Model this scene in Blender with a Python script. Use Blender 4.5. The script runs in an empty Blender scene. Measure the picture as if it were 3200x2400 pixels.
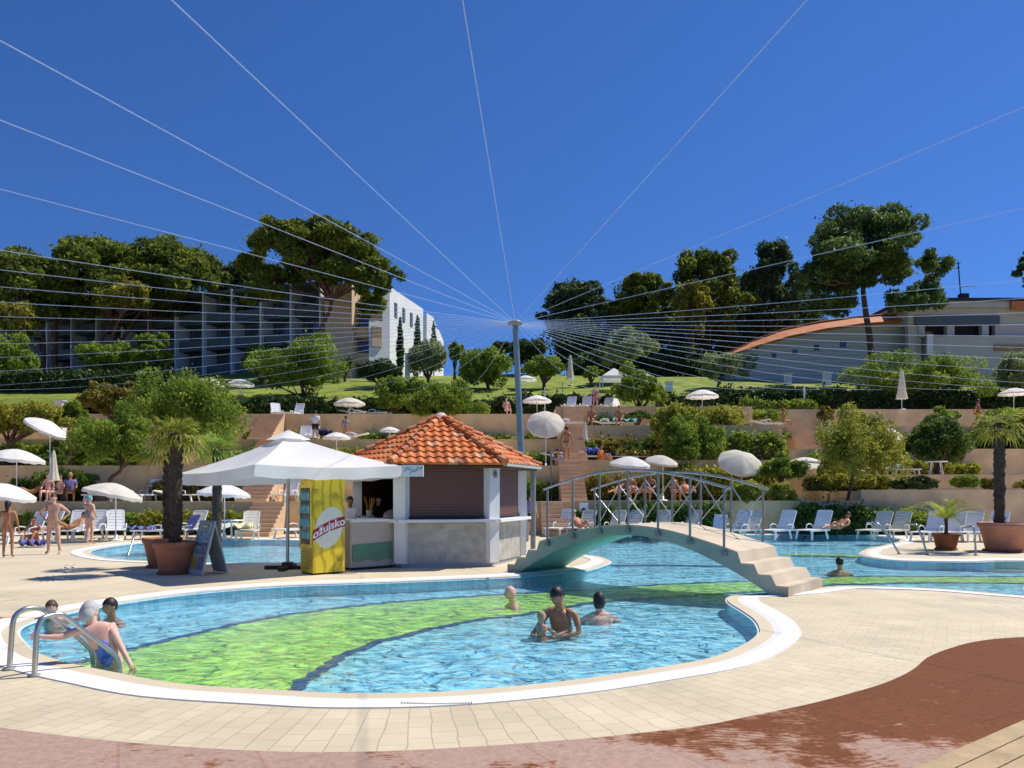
import bpy, bmesh, math, random
import numpy as np
from mathutils import Vector, Matrix, geometry
random.seed(7); RNG = np.random.default_rng(7)
sc = bpy.context.scene
COL = sc.collection
# ---- measuring helpers: bearing/height readings turned into real positions -------------
F, CU, HV, CZ = 1600.0, 1106.0, 1065.0, 1.7
def X(u, Y): return (u-CU)*Y/F
def Z(v, Y): return CZ+(HV-v)*Y/F
def P(u, v, Y): return Vector((X(u, Y), Y, Z(v, Y)))
def G(u, v, z=0.0):
    Y = (CZ-z)*F/(v-HV)
    return Vector((X(u, Y), Y, z))
R = math.radians
# ---- materials ---------------------------------------------------------------------------
def new_mat(name):
    m = bpy.data.materials.new(name); m.use_nodes = True
    nt = m.node_tree
    return m, nt, nt.nodes['Principled BSDF'], nt.nodes, nt.links
def mat(name, c, rough=.6, var=.12, scale=4.0, bump=0.0, bscale=30.0, metal=0.0, spec=.4, c2=None, detail=4, coat=0.0):
    m, nt, b, N, L = new_mat(name)
    b.inputs['Roughness'].default_value = rough; b.inputs['Metallic'].default_value = metal
    b.inputs['Specular IOR Level'].default_value = spec
    b.inputs['Coat Weight'].default_value = coat
    tc = N.new('ShaderNodeNewGeometry')
    nz = N.new('ShaderNodeTexNoise'); nz.inputs['Scale'].default_value = scale; nz.inputs['Detail'].default_value = detail
    L.new(tc.outputs['Position'], nz.inputs['Vector'])
    r = N.new('ShaderNodeValToRGB'); r.color_ramp.elements[0].position = .3; r.color_ramp.elements[1].position = .7
    a = [max(0, x*(1-var)) for x in c]; d = [min(1, x*(1+var)) for x in (c2 or c)]
    r.color_ramp.elements[0].color = (*a, 1); r.color_ramp.elements[1].color = (*d, 1)
    L.new(nz.outputs['Fac'], r.inputs[0]); L.new(r.outputs[0], b.inputs['Base Color'])
    if bump:
        n2 = N.new('ShaderNodeTexNoise'); n2.inputs['Scale'].default_value = bscale; n2.inputs['Detail'].default_value = 6
        L.new(tc.outputs['Position'], n2.inputs['Vector'])
        bp = N.new('ShaderNodeBump'); bp.inputs['Strength'].default_value = bump; bp.inputs['Distance'].default_value = .02
        L.new(n2.outputs['Fac'], bp.inputs['Height']); L.new(bp.outputs[0], b.inputs['Normal'])
    return m
def leaf_mat(name, c1, c2, sc_=1.5, trans=.45):
    m, nt, b, N, L = new_mat(name)
    b.inputs['Roughness'].default_value = .55; b.inputs['Specular IOR Level'].default_value = .25
    geo = N.new('ShaderNodeNewGeometry')
    nz = N.new('ShaderNodeTexNoise'); nz.inputs['Scale'].default_value = sc_; nz.inputs['Detail'].default_value = 3
    L.new(geo.outputs['Position'], nz.inputs['Vector'])
    mx = N.new('ShaderNodeMath'); mx.operation = 'MULTIPLY_ADD'; mx.inputs[1].default_value = .45; 
    L.new(geo.outputs['Random Per Island'], mx.inputs[0]); 
    ms = N.new('ShaderNodeMath'); ms.operation = 'MULTIPLY_ADD'; ms.inputs[1].default_value = 1.1; ms.inputs[2].default_value = -.28
    L.new(nz.outputs['Fac'], ms.inputs[0]); L.new(ms.outputs[0], mx.inputs[2])
    r = N.new('ShaderNodeValToRGB')
    r.color_ramp.elements[0].position = .25; r.color_ramp.elements[1].position = .8
    r.color_ramp.elements[0].color = (*c1, 1); r.color_ramp.elements[1].color = (*c2, 1)
    L.new(mx.outputs[0], r.inputs[0]); L.new(r.outputs[0], b.inputs['Base Color'])
    t = N.new('ShaderNodeBsdfTranslucent'); L.new(r.outputs[0], t.inputs['Color'])
    mix = N.new('ShaderNodeMixShader'); mix.inputs[0].default_value = trans
    L.new(b.outputs[0], mix.inputs[1]); L.new(t.outputs[0], mix.inputs[2])
    L.new(mix.outputs[0], N['Material Output'].inputs['Surface'])
    return m
M = {}
M['plastic'] = mat('white_plastic', (.78,.79,.79), .35, .04, 2)
M['plastic_cream'] = mat('cream_plastic', (.68,.67,.58), .4, .05, 2)
M['canvas'] = mat('white_canvas', (.87,.86,.84), .85, .05, 1.5, .15, 8)
M['canvas_warm'] = mat('warm_canvas', (.76,.73,.64), .85, .06, 1.5, .15, 8)
M['steel'] = mat('brushed_steel', (.42,.43,.43), .32, .1, 8, metal=.9)
M['greymetal'] = mat('grey_painted_metal', (.22,.24,.24), .45, .12, 6)
M['mast'] = mat('mast_paint', (.16,.23,.27), .45, .15, 3)
M['cable'] = mat('cable_line', (.50,.62,.86), .6, .05, 3)
for _n in (0,):
    nt = M['cable'].node_tree; t_ = nt.nodes.new('ShaderNodeBsdfTransparent'); x_ = nt.nodes.new('ShaderNodeMixShader'); x_.inputs[0].default_value = .60
    nt.links.new(nt.nodes['Principled BSDF'].outputs[0], x_.inputs[1]); nt.links.new(t_.outputs[0], x_.inputs[2]); nt.links.new(x_.outputs[0], nt.nodes['Material Output'].inputs['Surface'])
M['white_wall'] = mat('white_render', (.74,.75,.75), .85, .06, 1.2, .1, 20)
M['grey_wall'] = mat('grey_render', (.40,.42,.42), .85, .08, .8, .1, 20)  # plain grey render for boards, frames, gutter and base course
M['beige_wall'] = mat('beige_render', (.60,.44,.31), .85, .06, .8, .1, 20)
M['brown_wall'] = mat('brown_render', (.35,.22,.12), .85, .1, .8)
M['stone_wall'] = mat('kiosk_stone', (.42,.41,.36), .8, .22, 5, .5, 14)
M['shutter'] = None
M['dark'] = mat('dark_recess', (.03,.03,.03), .7)
M['glass'] = mat('window_glass', (.05,.07,.09), .12, .1, 2, spec=.8)
M['terra'] = mat('terracotta', (.42,.16,.085), .75, .18, 3, .2, 12)
M['terra_light'] = mat('terracotta_faded', (.50,.23,.15), .8, .15, 3, .2, 12)
M['terra_dark'] = mat('terracotta_dark', (.28,.09,.03), .7, .15, 3, .2, 12)
M['soil'] = mat('soil', (.10,.07,.045), .95, .3, 14, .4, 30)
M['bark'] = mat('bark', (.10,.065,.045), .95, .4, 9, .8, 22)
M['barkred'] = mat('pine_bark', (.15,.075,.05), .95, .4, 5, .8, 15)
M['palmbark'] = mat('palm_bark', (.075,.055,.04), .98, .5, 26, 1.0, 40)
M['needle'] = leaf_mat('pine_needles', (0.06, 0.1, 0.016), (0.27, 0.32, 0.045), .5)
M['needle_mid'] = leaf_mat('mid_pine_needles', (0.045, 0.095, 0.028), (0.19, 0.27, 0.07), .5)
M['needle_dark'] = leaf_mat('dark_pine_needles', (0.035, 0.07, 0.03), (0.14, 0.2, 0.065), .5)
M['needle_yel'] = leaf_mat('yellow_green_needles', (0.13, 0.15, 0.02), (0.42, 0.39, 0.06), .6)
M['leaf'] = leaf_mat('green_leaves', (0.13, 0.21, 0.025), (0.36, 0.46, 0.065), 1.0)
M['leaf_dark'] = leaf_mat('dark_leaves', (0.04, 0.085, 0.02), (0.17, 0.26, 0.045), 1.2)
M['leaf_yel'] = leaf_mat('yellow_leaves', (0.22, 0.25, 0.03), (0.5, 0.48, 0.08), 1.2)
M['leaf_brown'] = leaf_mat('brown_leaves', (0.16, 0.14, 0.025), (0.38, 0.33, 0.065), 1.2)
M['leaf_olive'] = leaf_mat('olive_leaves', (0.18, 0.24, 0.09), (0.44, 0.5, 0.23), 1.2)
M['leaf_palm'] = leaf_mat('palm_leaves', (0.11, 0.17, 0.02), (0.46, 0.44, 0.07), 3)
M['leaf_palmyel'] = leaf_mat('bright_palm_leaves', (0.2, 0.28, 0.03), (0.5, 0.54, 0.08), 3)
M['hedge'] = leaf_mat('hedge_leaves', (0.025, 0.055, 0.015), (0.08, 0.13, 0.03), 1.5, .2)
M['skin'] = mat('skin', (.62,.36,.25), .5, .16, 9, spec=.3)
M['skin_tan'] = mat('tanned_skin', (.42,.19,.095), .45, .2, 9, spec=.3)
M['skin_pink'] = mat('pink_skin', (.72,.41,.32), .5, .16, 9, spec=.3)
M['hair_dark'] = mat('dark_hair', (.018,.012,.01), .5, .3, 40)
M['hair_brown'] = mat('brown_hair', (.07,.04,.022), .6, .3, 40)
M['hair_grey'] = mat('grey_hair', (.45,.44,.44), .7, .15, 40)
M['hair_blond'] = mat('blond_hair', (.38,.28,.13), .7, .15, 40)
M['cloth_black'] = mat('black_cloth', (.015,.012,.015), .7)
M['cloth_blue'] = mat('blue_cloth', (.04,.08,.42), .7, .3, 18, c2=(.16,.22,.65))
M['cloth_navy'] = mat('navy_cloth', (.02,.025,.12), .8, .2, 8)
M['cloth_purple'] = mat('purple_cloth', (.20,.18,.42), .8, .15, 8)
M['cloth_grey'] = mat('grey_cloth', (.24,.24,.25), .85, .15, 8)
M['cloth_white'] = mat('white_cloth', (.74,.74,.78), .85, .06, 8)
M['cloth_red'] = mat('red_cloth', (.50,.05,.03), .8, .15, 8)
M['cloth_orange'] = mat('orange_cloth', (.60,.18,.03), .8, .15, 8)
M['cloth_pink'] = mat('pink_cloth', (.55,.22,.30), .8, .15, 8)
M['cloth_teal'] = mat('teal_cloth', (.15,.38,.42), .8, .15, 8)
M['cloth_cream'] = mat('cream_cloth', (.70,.64,.40), .85, .1, 8)
M['bridge'] = mat('bridge_concrete', (.56,.47,.34), .85, .17, 1.6, .3, 40, detail=10)
M['bridge_side'] = mat('bridge_side_painted_shade', (.34,.40,.32), .8, .16, 1.5, .15, 30)  # greenish grey of the shaded side is put into its colour
M['bridge_under'] = mat('bridge_under_painted_reflection', (.20,.46,.38), .8, .08, 1.5)  # teal pool reflection put into the underside colour
M['wood'] = mat('wood', (.42,.30,.16), .7, .2, 4, .3, 30)
M['asphalt'] = mat('dark_path', (.10,.08,.06), .9, .2, 3)
def wave_mat(name, c1, c2, scale, axis='Z', rough=.6, bump=.4):
    m, nt, b, N, L = new_mat(name); b.inputs['Roughness'].default_value = rough
    g = N.new('ShaderNodeNewGeometry'); w = N.new('ShaderNodeTexWave'); w.bands_direction = axis
    w.inputs['Scale'].default_value = scale; w.inputs['Distortion'].default_value = .3; w.inputs['Detail'].default_value = 2
    L.new(g.outputs['Position'], w.inputs['Vector'])
    r = N.new('ShaderNodeValToRGB'); r.color_ramp.elements[0].color = (*c1,1); r.color_ramp.elements[1].color = (*c2,1)
    r.color_ramp.elements[0].position = .1; r.color_ramp.elements[1].position = .5
    L.new(w.outputs['Fac'], r.inputs[0]); L.new(r.outputs[0], b.inputs['Base Color'])
    bp = N.new('ShaderNodeBump'); bp.inputs['Strength'].default_value = bump; bp.inputs['Distance'].default_value = .02
    L.new(w.outputs['Fac'], bp.inputs['Height']); L.new(bp.outputs[0], b.inputs['Normal'])
    return m
M['shutter'] = wave_mat('brown_roller_shutter', (.11,.042,.03), (.15,.06,.045), 5.0, 'Z', .45, .25)
M['siding'] = wave_mat('grey_blue_siding', (.36,.41,.43), (.46,.51,.53), .9, 'Z', .8, .3)
def canvasify(m, f):
    nt = m.node_tree; N, L = nt.nodes, nt.links; b = N['Principled BSDF']; t = N.new('ShaderNodeBsdfTranslucent')
    src = b.inputs['Base Color'].links[0].from_socket; L.new(src, t.inputs['Color']); mx = N.new('ShaderNodeMixShader'); mx.inputs[0].default_value = f
    L.new(b.outputs[0], mx.inputs[1]); L.new(t.outputs[0], mx.inputs[2]); L.new(mx.outputs[0], N['Material Output'].inputs['Surface'])
canvasify(M['canvas'], .35); canvasify(M['canvas_warm'], .35)
# ---- mesh builder ------------------------------------------------------------------------
class MB:
    def __init__(s): s.v = []; s.f = []; s.sm = []
    def add(s, vs, fs, smooth=False):
        o = len(s.v); s.v += [tuple(v) for v in vs]
        for f in fs: s.f.append(tuple(o+i for i in f)); s.sm.append(smooth)
        return s
    def box(s, c, d, rz=0.0, taper=1.0, M4=None):
        hx, hy, hz = d[0]/2, d[1]/2, d[2]/2; vs = []
        cr, sr = math.cos(rz), math.sin(rz)
        for z, t in ((-hz, 1), (hz, taper)):
            for x, y in ((-hx,-hy), (hx,-hy), (hx,hy), (-hx,hy)):
                x2, y2 = x*t, y*t
                p = Vector((c[0]+x2*cr-y2*sr, c[1]+x2*sr+y2*cr, c[2]+z))
                if M4 is not None: p = M4 @ p
                vs.append(p)
        return s.add(vs, [(0,3,2,1),(4,5,6,7),(0,1,5,4),(1,2,6,5),(2,3,7,6),(3,0,4,7)])
    def bar(s, a, b, w, h, up=Vector((0,0,1))):
        a = Vector(a); b = Vector(b); d = (b-a).normalized()
        x = d.cross(up)
        if x.length < 1e-4: x = d.cross(Vector((0,1,0)))
        x.normalize(); y = x.cross(d).normalized()
        vs = []
        for p in (a, b):
            for i, j in ((-1,-1),(1,-1),(1,1),(-1,1)): vs.append(p+x*(w/2*i)+y*(h/2*j))
        return s.add(vs, [(0,3,2,1),(4,5,6,7),(0,1,5,4),(1,2,6,5),(2,3,7,6),(3,0,4,7)])
    def tube(s, pts, r, n=8, cap=True):
        pts = [Vector(p) for p in pts]; k = len(pts)
        if not hasattr(r, '__len__'): r = [r]*k
        rings = []; prev = None
        for i in range(k):
            d = (pts[min(i+1,k-1)]-pts[max(i-1,0)])
            if d.length < 1e-7: d = Vector((0,0,1))
            d.normalize()
            if prev is None:
                x = d.cross(Vector((0,0,1)))
                if x.length < 1e-3: x = d.cross(Vector((0,1,0)))
            else: x = prev-d*prev.dot(d)
            x.normalize(); prev = x; y = d.cross(x)
            rings.append([pts[i]+(x*math.cos(2*math.pi*j/n)+y*math.sin(2*math.pi*j/n))*r[i] for j in range(n)])
        vs = [p for q in rings for p in q]; fs = []
        for i in range(k-1):
            for j in range(n): fs.append((i*n+j, i*n+(j+1)%n, (i+1)*n+(j+1)%n, (i+1)*n+j))
        s.add(vs, fs, True)
        if cap:
            s.add(rings[0], [tuple(range(n-1,-1,-1))]); s.add(rings[-1], [tuple(range(n))])
        return s
    def lathe(s, prof, c=(0,0,0), n=24, smooth=True):
        vs = []; fs = []; k = len(prof)
        for r_, z in prof:
            for j in range(n):
                a = 2*math.pi*j/n; vs.append((c[0]+r_*math.cos(a), c[1]+r_*math.sin(a), c[2]+z))
        for i in range(k-1):
            for j in range(n): fs.append((i*n+j, i*n+(j+1)%n, (i+1)*n+(j+1)%n, (i+1)*n+j))
        return s.add(vs, fs, smooth)
    def sphere(s, c, r, nu=12, nv=8, fn=None):
        if not hasattr(r, '__len__'): r = (r, r, r)
        vs = []; fs = []
        for i in range(nv+1):
            t = math.pi*i/nv
            for j in range(nu):
                a = 2*math.pi*j/nu
                q = Vector((math.sin(t)*math.cos(a), math.sin(t)*math.sin(a), math.cos(t)))
                if fn: q = fn(q)
                vs.append((c[0]+q[0]*r[0], c[1]+q[1]*r[1], c[2]+q[2]*r[2]))
        for i in range(nv):
            for j in range(nu): fs.append((i*nu+j, (i+1)*nu+j, (i+1)*nu+(j+1)%nu, i*nu+(j+1)%nu))
        return s.add(vs, fs, True)
    def prism(s, poly, z0, z1):
        n = len(poly)
        vs = [(p[0],p[1],z0) for p in poly]+[(p[0],p[1],z1) for p in poly]
        fs = [tuple(range(n-1,-1,-1)), tuple(range(n,2*n))]+[(i,(i+1)%n,n+(i+1)%n,n+i) for i in range(n)]
        return s.add(vs, fs)
    def build(s, name, m=None, parent=None, loc=None):
        me = bpy.data.meshes.new(name); me.from_pydata(s.v, [], s.f); 
        me.polygons.foreach_set('use_smooth', s.sm); me.update()
        o = bpy.data.objects.new(name, me); COL.objects.link(o)
        if m is not None: me.materials.append(m)
        if parent is not None: o.parent = parent
        if loc is not None: o.location = loc
        return o
LABELS = {}
def tag(o, label=None, cat=None, group=None, kind=None):
    if label: o['label'] = label
    if cat: o['category'] = cat
    if group: o['group'] = group
    if kind: o['kind'] = kind
    return o
def thing(name, label, cat, loc=(0,0,0), rz=0.0, group=None):
    o = bpy.data.objects.new(name, None); COL.objects.link(o); o.empty_display_size = .2
    o.location = loc; o.rotation_euler = (0,0,rz)
    return tag(o, label, cat, group)
def kids(o): return [c for c in bpy.data.objects if c.parent == o]
KID = {}
def register(root):   # remember the tree of a prototype so that copies are quick
    KID[root.name] = [(c, [(g, []) for g in kids(c)]) for c in kids(root)]
def dup(root, loc, rz=0.0, label=None, group=None, scale=None, tilt=None):
    r_ = root.copy(); COL.objects.link(r_); r_.location = loc; r_.rotation_euler = (0,0,rz)
    if tilt: r_.rotation_euler = (tilt[0], tilt[1], rz)
    if scale: r_.scale = (scale,)*3
    if label: r_['label'] = label
    if group: r_['group'] = group
    for c, gs in KID[root.name]:
        cc = c.copy(); COL.objects.link(cc); cc.parent = r_
        for g, _ in gs:
            gg = g.copy(); COL.objects.link(gg); gg.parent = cc
    return r_
ORD = ['first','second','third','fourth','fifth','sixth','seventh','eighth','ninth','tenth','eleventh','twelfth','thirteenth','fourteenth','fifteenth','sixteenth']
# ---- smooth closed / open curves ----------------------------------------------------------
def catmull(pts, closed=False, k=6):
    n = len(pts); out = []
    rng = range(n) if closed else range(n-1)
    for i in rng:
        p0 = pts[(i-1)%n] if closed or i > 0 else pts[0]
        p1 = pts[i]; p2 = pts[(i+1)%n]
        p3 = pts[(i+2)%n] if closed or i+2 < n else pts[-1]
        for j in range(k):
            t = j/k
            out.append(0.5*((2*p1)+(-p0+p2)*t+(2*p0-5*p1+4*p2-p3)*t*t+(-p0+3*p1-3*p2+p3)*t**3))
    if not closed: out.append(pts[-1].copy())
    return out
# ================= POOLS, DECK =================
poolA_uv = [(38,1361),(50,1385),(80,1409),(148,1431),(254,1453),(395,1477),(618,1491),(760,1497),(966,1493),(1190,1474),
 (1344,1453),(1520,1424),(1595,1397),(1636,1372),(1641,1358),(1630,1338),(1604,1319),(1578,1303),(1571,1294),(1583,1286),
 (1650,1281),(1720,1276),(1808,1266),(1926,1267),(2051,1273),(2212,1286),(2600,1312)]
poolA = [G(u,v) for u,v in poolA_uv]
poolA += [Vector((17.5,12.5,0)), Vector((17.5,17.6,0))]
poolA += [G(u,v) for u,v in [(2212,1211),(2108,1213),(2008,1212),(1934,1210),(1883,1204),(1858,1196),(1871,1186),(1915,1176),(1945,1168),(1925,1160),
 (1860,1156),(1758,1155),(1640,1155),(1520,1155),(1400,1155),(1290,1158),(1235,1166),(1225,1180),(1255,1196),(1295,1202),(1318,1212),(1300,1222),(1262,1232),
 (1200,1238),(1134,1244),(966,1252),(760,1260),(618,1265),(426,1280),(271,1300),(160,1320),(70,1342)]]
poolA = catmull(poolA, True, 5)
poolB = catmull([G(u,v) for u,v in [(193,1193),(250,1207),(400,1214),(560,1215),(680,1213),(770,1203),(790,1190),(740,1176),(620,1166),(470,1167),(320,1172),(230,1182)]], True, 5)
def area(p): return sum(p[i].x*p[(i+1)%len(p)].y-p[(i+1)%len(p)].x*p[i].y for i in range(len(p)))/2
if area(poolA) < 0: poolA.reverse()
if area(poolB) < 0: poolB.reverse()
def offset(poly, d):      # outward for a counter-clockwise outline
    n = len(poly); out = []
    for i in range(n):
        a, b = poly[(i-1)%n], poly[(i+1)%n]; t = (b-a); t.z = 0; t.normalize()
        out.append(poly[i]+Vector((t.y, -t.x, 0))*d)
    return out
WATER_Z, FLOOR_Z = -0.03, -0.23
M['deck'] = mat('beige_deck', (.585,.50,.355), .85, .11, .7, .12, 25, detail=10)
# deck, cut out round the pools
outer = [Vector(p) for p in ((-60,-25,0),(60,-25,0),(60,30.6,0),(-60,30.6,0))]
polys = [outer, poolA, poolB]
tris = geometry.tessellate_polygon(polys)
allv = [v for p in polys for v in p]
mb = MB(); mb.add([(v.x,v.y,0) for v in allv], [])
for t in tris:
    a,b,c = (allv[i] for i in t)
    if (b-a).cross(c-a).z < 0: t = (t[0],t[2],t[1])
    mb.f.append(tuple(t)); mb.sm.append(False)
tag(mb.build('pool_deck', M['deck']), kind='structure')
gm = MB(); gm.add([(-900,-900,-1.5),(900,-900,-1.5),(900,900,-1.5),(-900,900,-1.5)], [(0,1,2,3)])
tag(gm.build('ground', mat('dry_ground', (.22,.19,.11), .95, .25, .05)), kind='structure')
# pool walls and floors
def tile_mat(name, c, c2, grout=(.5,.6,.62), scale=1.0):
    m, nt, b, N, L = new_mat(name); b.inputs['Roughness'].default_value = .35
    g = N.new('ShaderNodeNewGeometry')
    br = N.new('ShaderNodeTexBrick'); br.inputs['Scale'].default_value = scale
    br.offset = 0; br.inputs['Brick Width'].default_value = .12; br.inputs['Row Height'].default_value = .12
    br.inputs['Mortar Size'].default_value = .008; br.inputs['Color1'].default_value = (*c,1); br.inputs['Color2'].default_value = (*c2,1); br.inputs['Mortar'].default_value = (*grout,1)
    L.new(g.outputs['Position'], br.inputs['Vector'])
    L.new(br.outputs['Color'], b.inputs['Base Color']); return m
M['pool_blue'] = tile_mat('pool_blue_mosaic', (.24,.62,.80), (.34,.74,.90), (.42,.72,.80))
M['pool_green'] = tile_mat('pool_green_mosaic', (.38,.70,.11), (.50,.84,.18), (.44,.70,.26))
M['pool_navy'] = tile_mat('pool_navy_mosaic', (.012,.04,.20), (.02,.06,.28), (.05,.1,.3))
M['pool_wall'] = tile_mat('pool_wall_tiles', (.20,.50,.64), (.28,.60,.74), (.36,.62,.72))
M['rim_in'] = mat('rim_slope', (.70,.68,.65), .7, .05, 2, .1, 40)
M['rim_out'] = mat('rim_white', (.82,.81,.77), .65, .04, 2, .1, 40)
for nm, pl in (('swimming_pool', poolA), ('back_pool', poolB)):
    root = thing(nm, None, None); root['kind'] = 'structure'
    w = MB(); n = len(pl)
    w.add([(p.x,p.y,0) for p in pl]+[(p.x,p.y,FLOOR_Z) for p in pl], [(i,(i+1)%n,n+(i+1)%n,n+i) for i in range(n)])
    w.build('pool_wall', M['pool_wall'], root)
    fl = MB(); fl.add([(p.x,p.y,FLOOR_Z) for p in pl], [])
    for t in geometry.tessellate_polygon([pl]):
        a,b,c = (pl[i] for i in t)
        if (b-a).cross(c-a).z < 0: t = (t[0],t[2],t[1])
        fl.f.append(tuple(t)); fl.sm.append(False)
    fl.build('pool_floor', M['pool_blue'], root)
    # the sloping grey inner rim and the white outer rim
    for d0, d1, z0, z1, key, nn in ((-.03,.25,-.035,.010,'rim_in','inner_rim'), (.25,.47,.010,.016,'rim_out','outer_rim')):
        a = offset(pl, d0); b = offset(pl, d1)
        rb = MB(); rb.add([(p.x,p.y,max(z0,-.022)) for p in a]+[(p.x,p.y,z1) for p in b]+[(p.x,p.y,-.02) for p in b],
            [(i,(i+1)%n,n+(i+1)%n,n+i) for i in range(n)]+[(n+i,n+(i+1)%n,2*n+(i+1)%n,2*n+i) for i in range(n)])
        # orient upwards
        rb.f = [tuple(reversed(f)) for f in rb.f]
        rb.build(nn, M[key], root)
    wt = MB(); q = offset(pl, -.02); wt.add([(p.x,p.y,WATER_Z) for p in q], [])
    for t in geometry.tessellate_polygon([q]):
        a,b,c = (q[i] for i in t)
        if (b-a).cross(c-a).z < 0: t = (t[0],t[2],t[1])
        wt.f.append(tuple(t)); wt.sm.append(False)
    nmw = 'pool_water' if nm == 'swimming_pool' else 'back_pool_water'
    WOBJ = tag(wt.build(nmw, None), kind='structure'); M.setdefault('_w', []).append(WOBJ)
# green swoosh with navy borders on the floor
def FG(u,v): return G(u,v,FLOOR_Z)
def wob(p, i, amp=.035):
    return p+Vector((random.uniform(-amp,amp), random.uniform(-amp,amp), 0))
upper = catmull([FG(*q) for q in [(60,1462),(180,1434),(261,1411),(412,1374),(550,1343),(687,1321),(863,1301),(1045,1288),(1275,1275),(1400,1266),(1520,1260),(1640,1256),(1808,1247),(2000,1246),(2212,1247),(2700,1250)]], False, 14)
lower = catmull([FG(*q) for q in [(560,1560),(618,1500),(670,1456),(760,1404),(863,1373),(1001,1343),(1138,1325),(1275,1302),(1413,1291),(1520,1284),(1640,1277),(1808,1263),(2000,1259),(2212,1260),(2700,1266)]], False, 14)
upper = [wob(p,i) for i,p in enumerate(upper)]; lower = [wob(p,i) for i,p in enumerate(lower)]
def ribbon(name, a, b, z, m):
    n = min(len(a), len(b)); r_ = MB()
    r_.add([(p.x,p.y,z) for p in a[:n]]+[(p.x,p.y,z) for p in b[:n]], [(i,n+i,n+i+1,i+1) for i in range(n-1)])
    return tag(r_.build(name, m), kind='structure')
def resample(pts, n):
    d = [0]
    for i in range(1,len(pts)): d.append(d[-1]+(pts[i]-pts[i-1]).length)
    out = []; j = 0
    for k in range(n):
        t = d[-1]*k/(n-1)
        while j < len(d)-2 and d[j+1] < t: j += 1
        f = (t-d[j])/max(1e-6, d[j+1]-d[j]); out.append(pts[j].lerp(pts[j+1], min(1,f)))
    return out
up2 = resample(upper, 220); lo2 = resample(lower, 220)
root = bpy.data.objects['swimming_pool']
def child_ribbon(name, a, b, z, m):
    o = ribbon(name, a, b, z, m); del o['kind']; o.parent = root; return o
child_ribbon('green_mosaic_band', lo2, up2, FLOOR_Z+.004, M['pool_green'])
def strip(pts, w0, w1):
    n = len(pts); a = []; b = []
    for i in range(n):
        t = pts[min(i+1,n-1)]-pts[max(i-1,0)]; t.normalize(); nn = Vector((-t.y,t.x,0))
        jit = random.uniform(-.04,.04)
        a.append(pts[i]+nn*(w0+jit)); b.append(pts[i]+nn*(w1+jit))
    return a, b
for pts, w0, w1 in ((up2,-.02,.13),(lo2,-.13,.02)):
    a, b = strip(pts, w0, w1); child_ribbon('navy_mosaic_border', a, b, FLOOR_Z+.008, M['pool_navy'])
lane = [FG(1225,1222), FG(1325,1222), FG(1450,1222), FG(1566,1224), FG(1700,1226)]
a, b = strip(resample(catmull(lane), 40), -.22, .22); child_ribbon('navy_mosaic_border', a, b, FLOOR_Z+.006, M['pool_navy'])
lane = [FG(1690,1197), FG(1780,1199), FG(1860,1203), FG(1960,1224), FG(2212,1230)]
a, b = strip(resample(catmull(lane), 40), -.35, .35); child_ribbon('green_mosaic_band', a, b, FLOOR_Z+.010, M['pool_green'])
a, b = strip(resample(catmull([p+Vector((0,-.75,0)) for p in lane]), 40), -.10, .10); child_ribbon('navy_mosaic_border', a, b, FLOOR_Z+.012, M['pool_navy'])
# water
m, nt, bs, N, L = new_mat('pool_water'); N.remove(bs)
geo = N.new('ShaderNodeNewGeometry')
mp = N.new('ShaderNodeMapping'); mp.inputs['Scale'].default_value = (1.0,1.15,1.0); L.new(geo.outputs['Position'], mp.inputs['Vector'])
n1 = N.new('ShaderNodeTexNoise'); n1.inputs['Scale'].default_value = 2.6; n1.inputs['Detail'].default_value = 3; n1.inputs['Distortion'].default_value = 1.0
n2 = N.new('ShaderNodeTexNoise'); n2.inputs['Scale'].default_value = .5; n2.inputs['Detail'].default_value = 2
L.new(mp.outputs[0], n1.inputs['Vector']); L.new(mp.outputs[0], n2.inputs['Vector'])
ad = N.new('ShaderNodeMath'); ad.operation = 'MULTIPLY'; L.new(n1.outputs['Fac'], ad.inputs[0])
ma = N.new('ShaderNodeMath'); ma.operation = 'MULTIPLY_ADD'; ma.inputs[1].default_value = 1.6; ma.inputs[2].default_value = .1; L.new(n2.outputs['Fac'], ma.inputs[0]); L.new(ma.outputs[0], ad.inputs[1])
bp = N.new('ShaderNodeBump'); bp.inputs['Strength'].default_value = .9; bp.inputs['Distance'].default_value = .13; L.new(ad.outputs[0], bp.inputs['Height'])
fr = N.new('ShaderNodeFresnel'); fr.inputs['IOR'].default_value = 1.30; L.new(bp.outputs[0], fr.inputs['Normal'])
gl = N.new('ShaderNodeBsdfGlossy'); gl.inputs['Roughness'].default_value = .06; L.new(bp.outputs[0], gl.inputs['Normal'])
tr = N.new('ShaderNodeBsdfTransparent')
# web of focused light painted into the transmission colour by a warped cell pattern
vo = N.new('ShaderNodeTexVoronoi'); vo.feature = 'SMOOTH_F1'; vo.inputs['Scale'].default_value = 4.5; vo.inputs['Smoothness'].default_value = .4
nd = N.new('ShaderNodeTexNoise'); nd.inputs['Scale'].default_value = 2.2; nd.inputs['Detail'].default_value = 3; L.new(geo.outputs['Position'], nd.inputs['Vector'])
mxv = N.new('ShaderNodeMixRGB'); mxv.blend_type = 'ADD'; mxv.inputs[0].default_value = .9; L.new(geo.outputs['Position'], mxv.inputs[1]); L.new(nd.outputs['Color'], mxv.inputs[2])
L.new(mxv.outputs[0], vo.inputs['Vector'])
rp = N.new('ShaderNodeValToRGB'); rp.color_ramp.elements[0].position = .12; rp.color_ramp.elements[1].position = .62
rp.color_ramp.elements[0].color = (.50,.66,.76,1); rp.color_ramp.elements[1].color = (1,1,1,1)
L.new(vo.outputs['Distance'], rp.inputs[0]); L.new(rp.outputs[0], tr.inputs['Color'])
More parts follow.
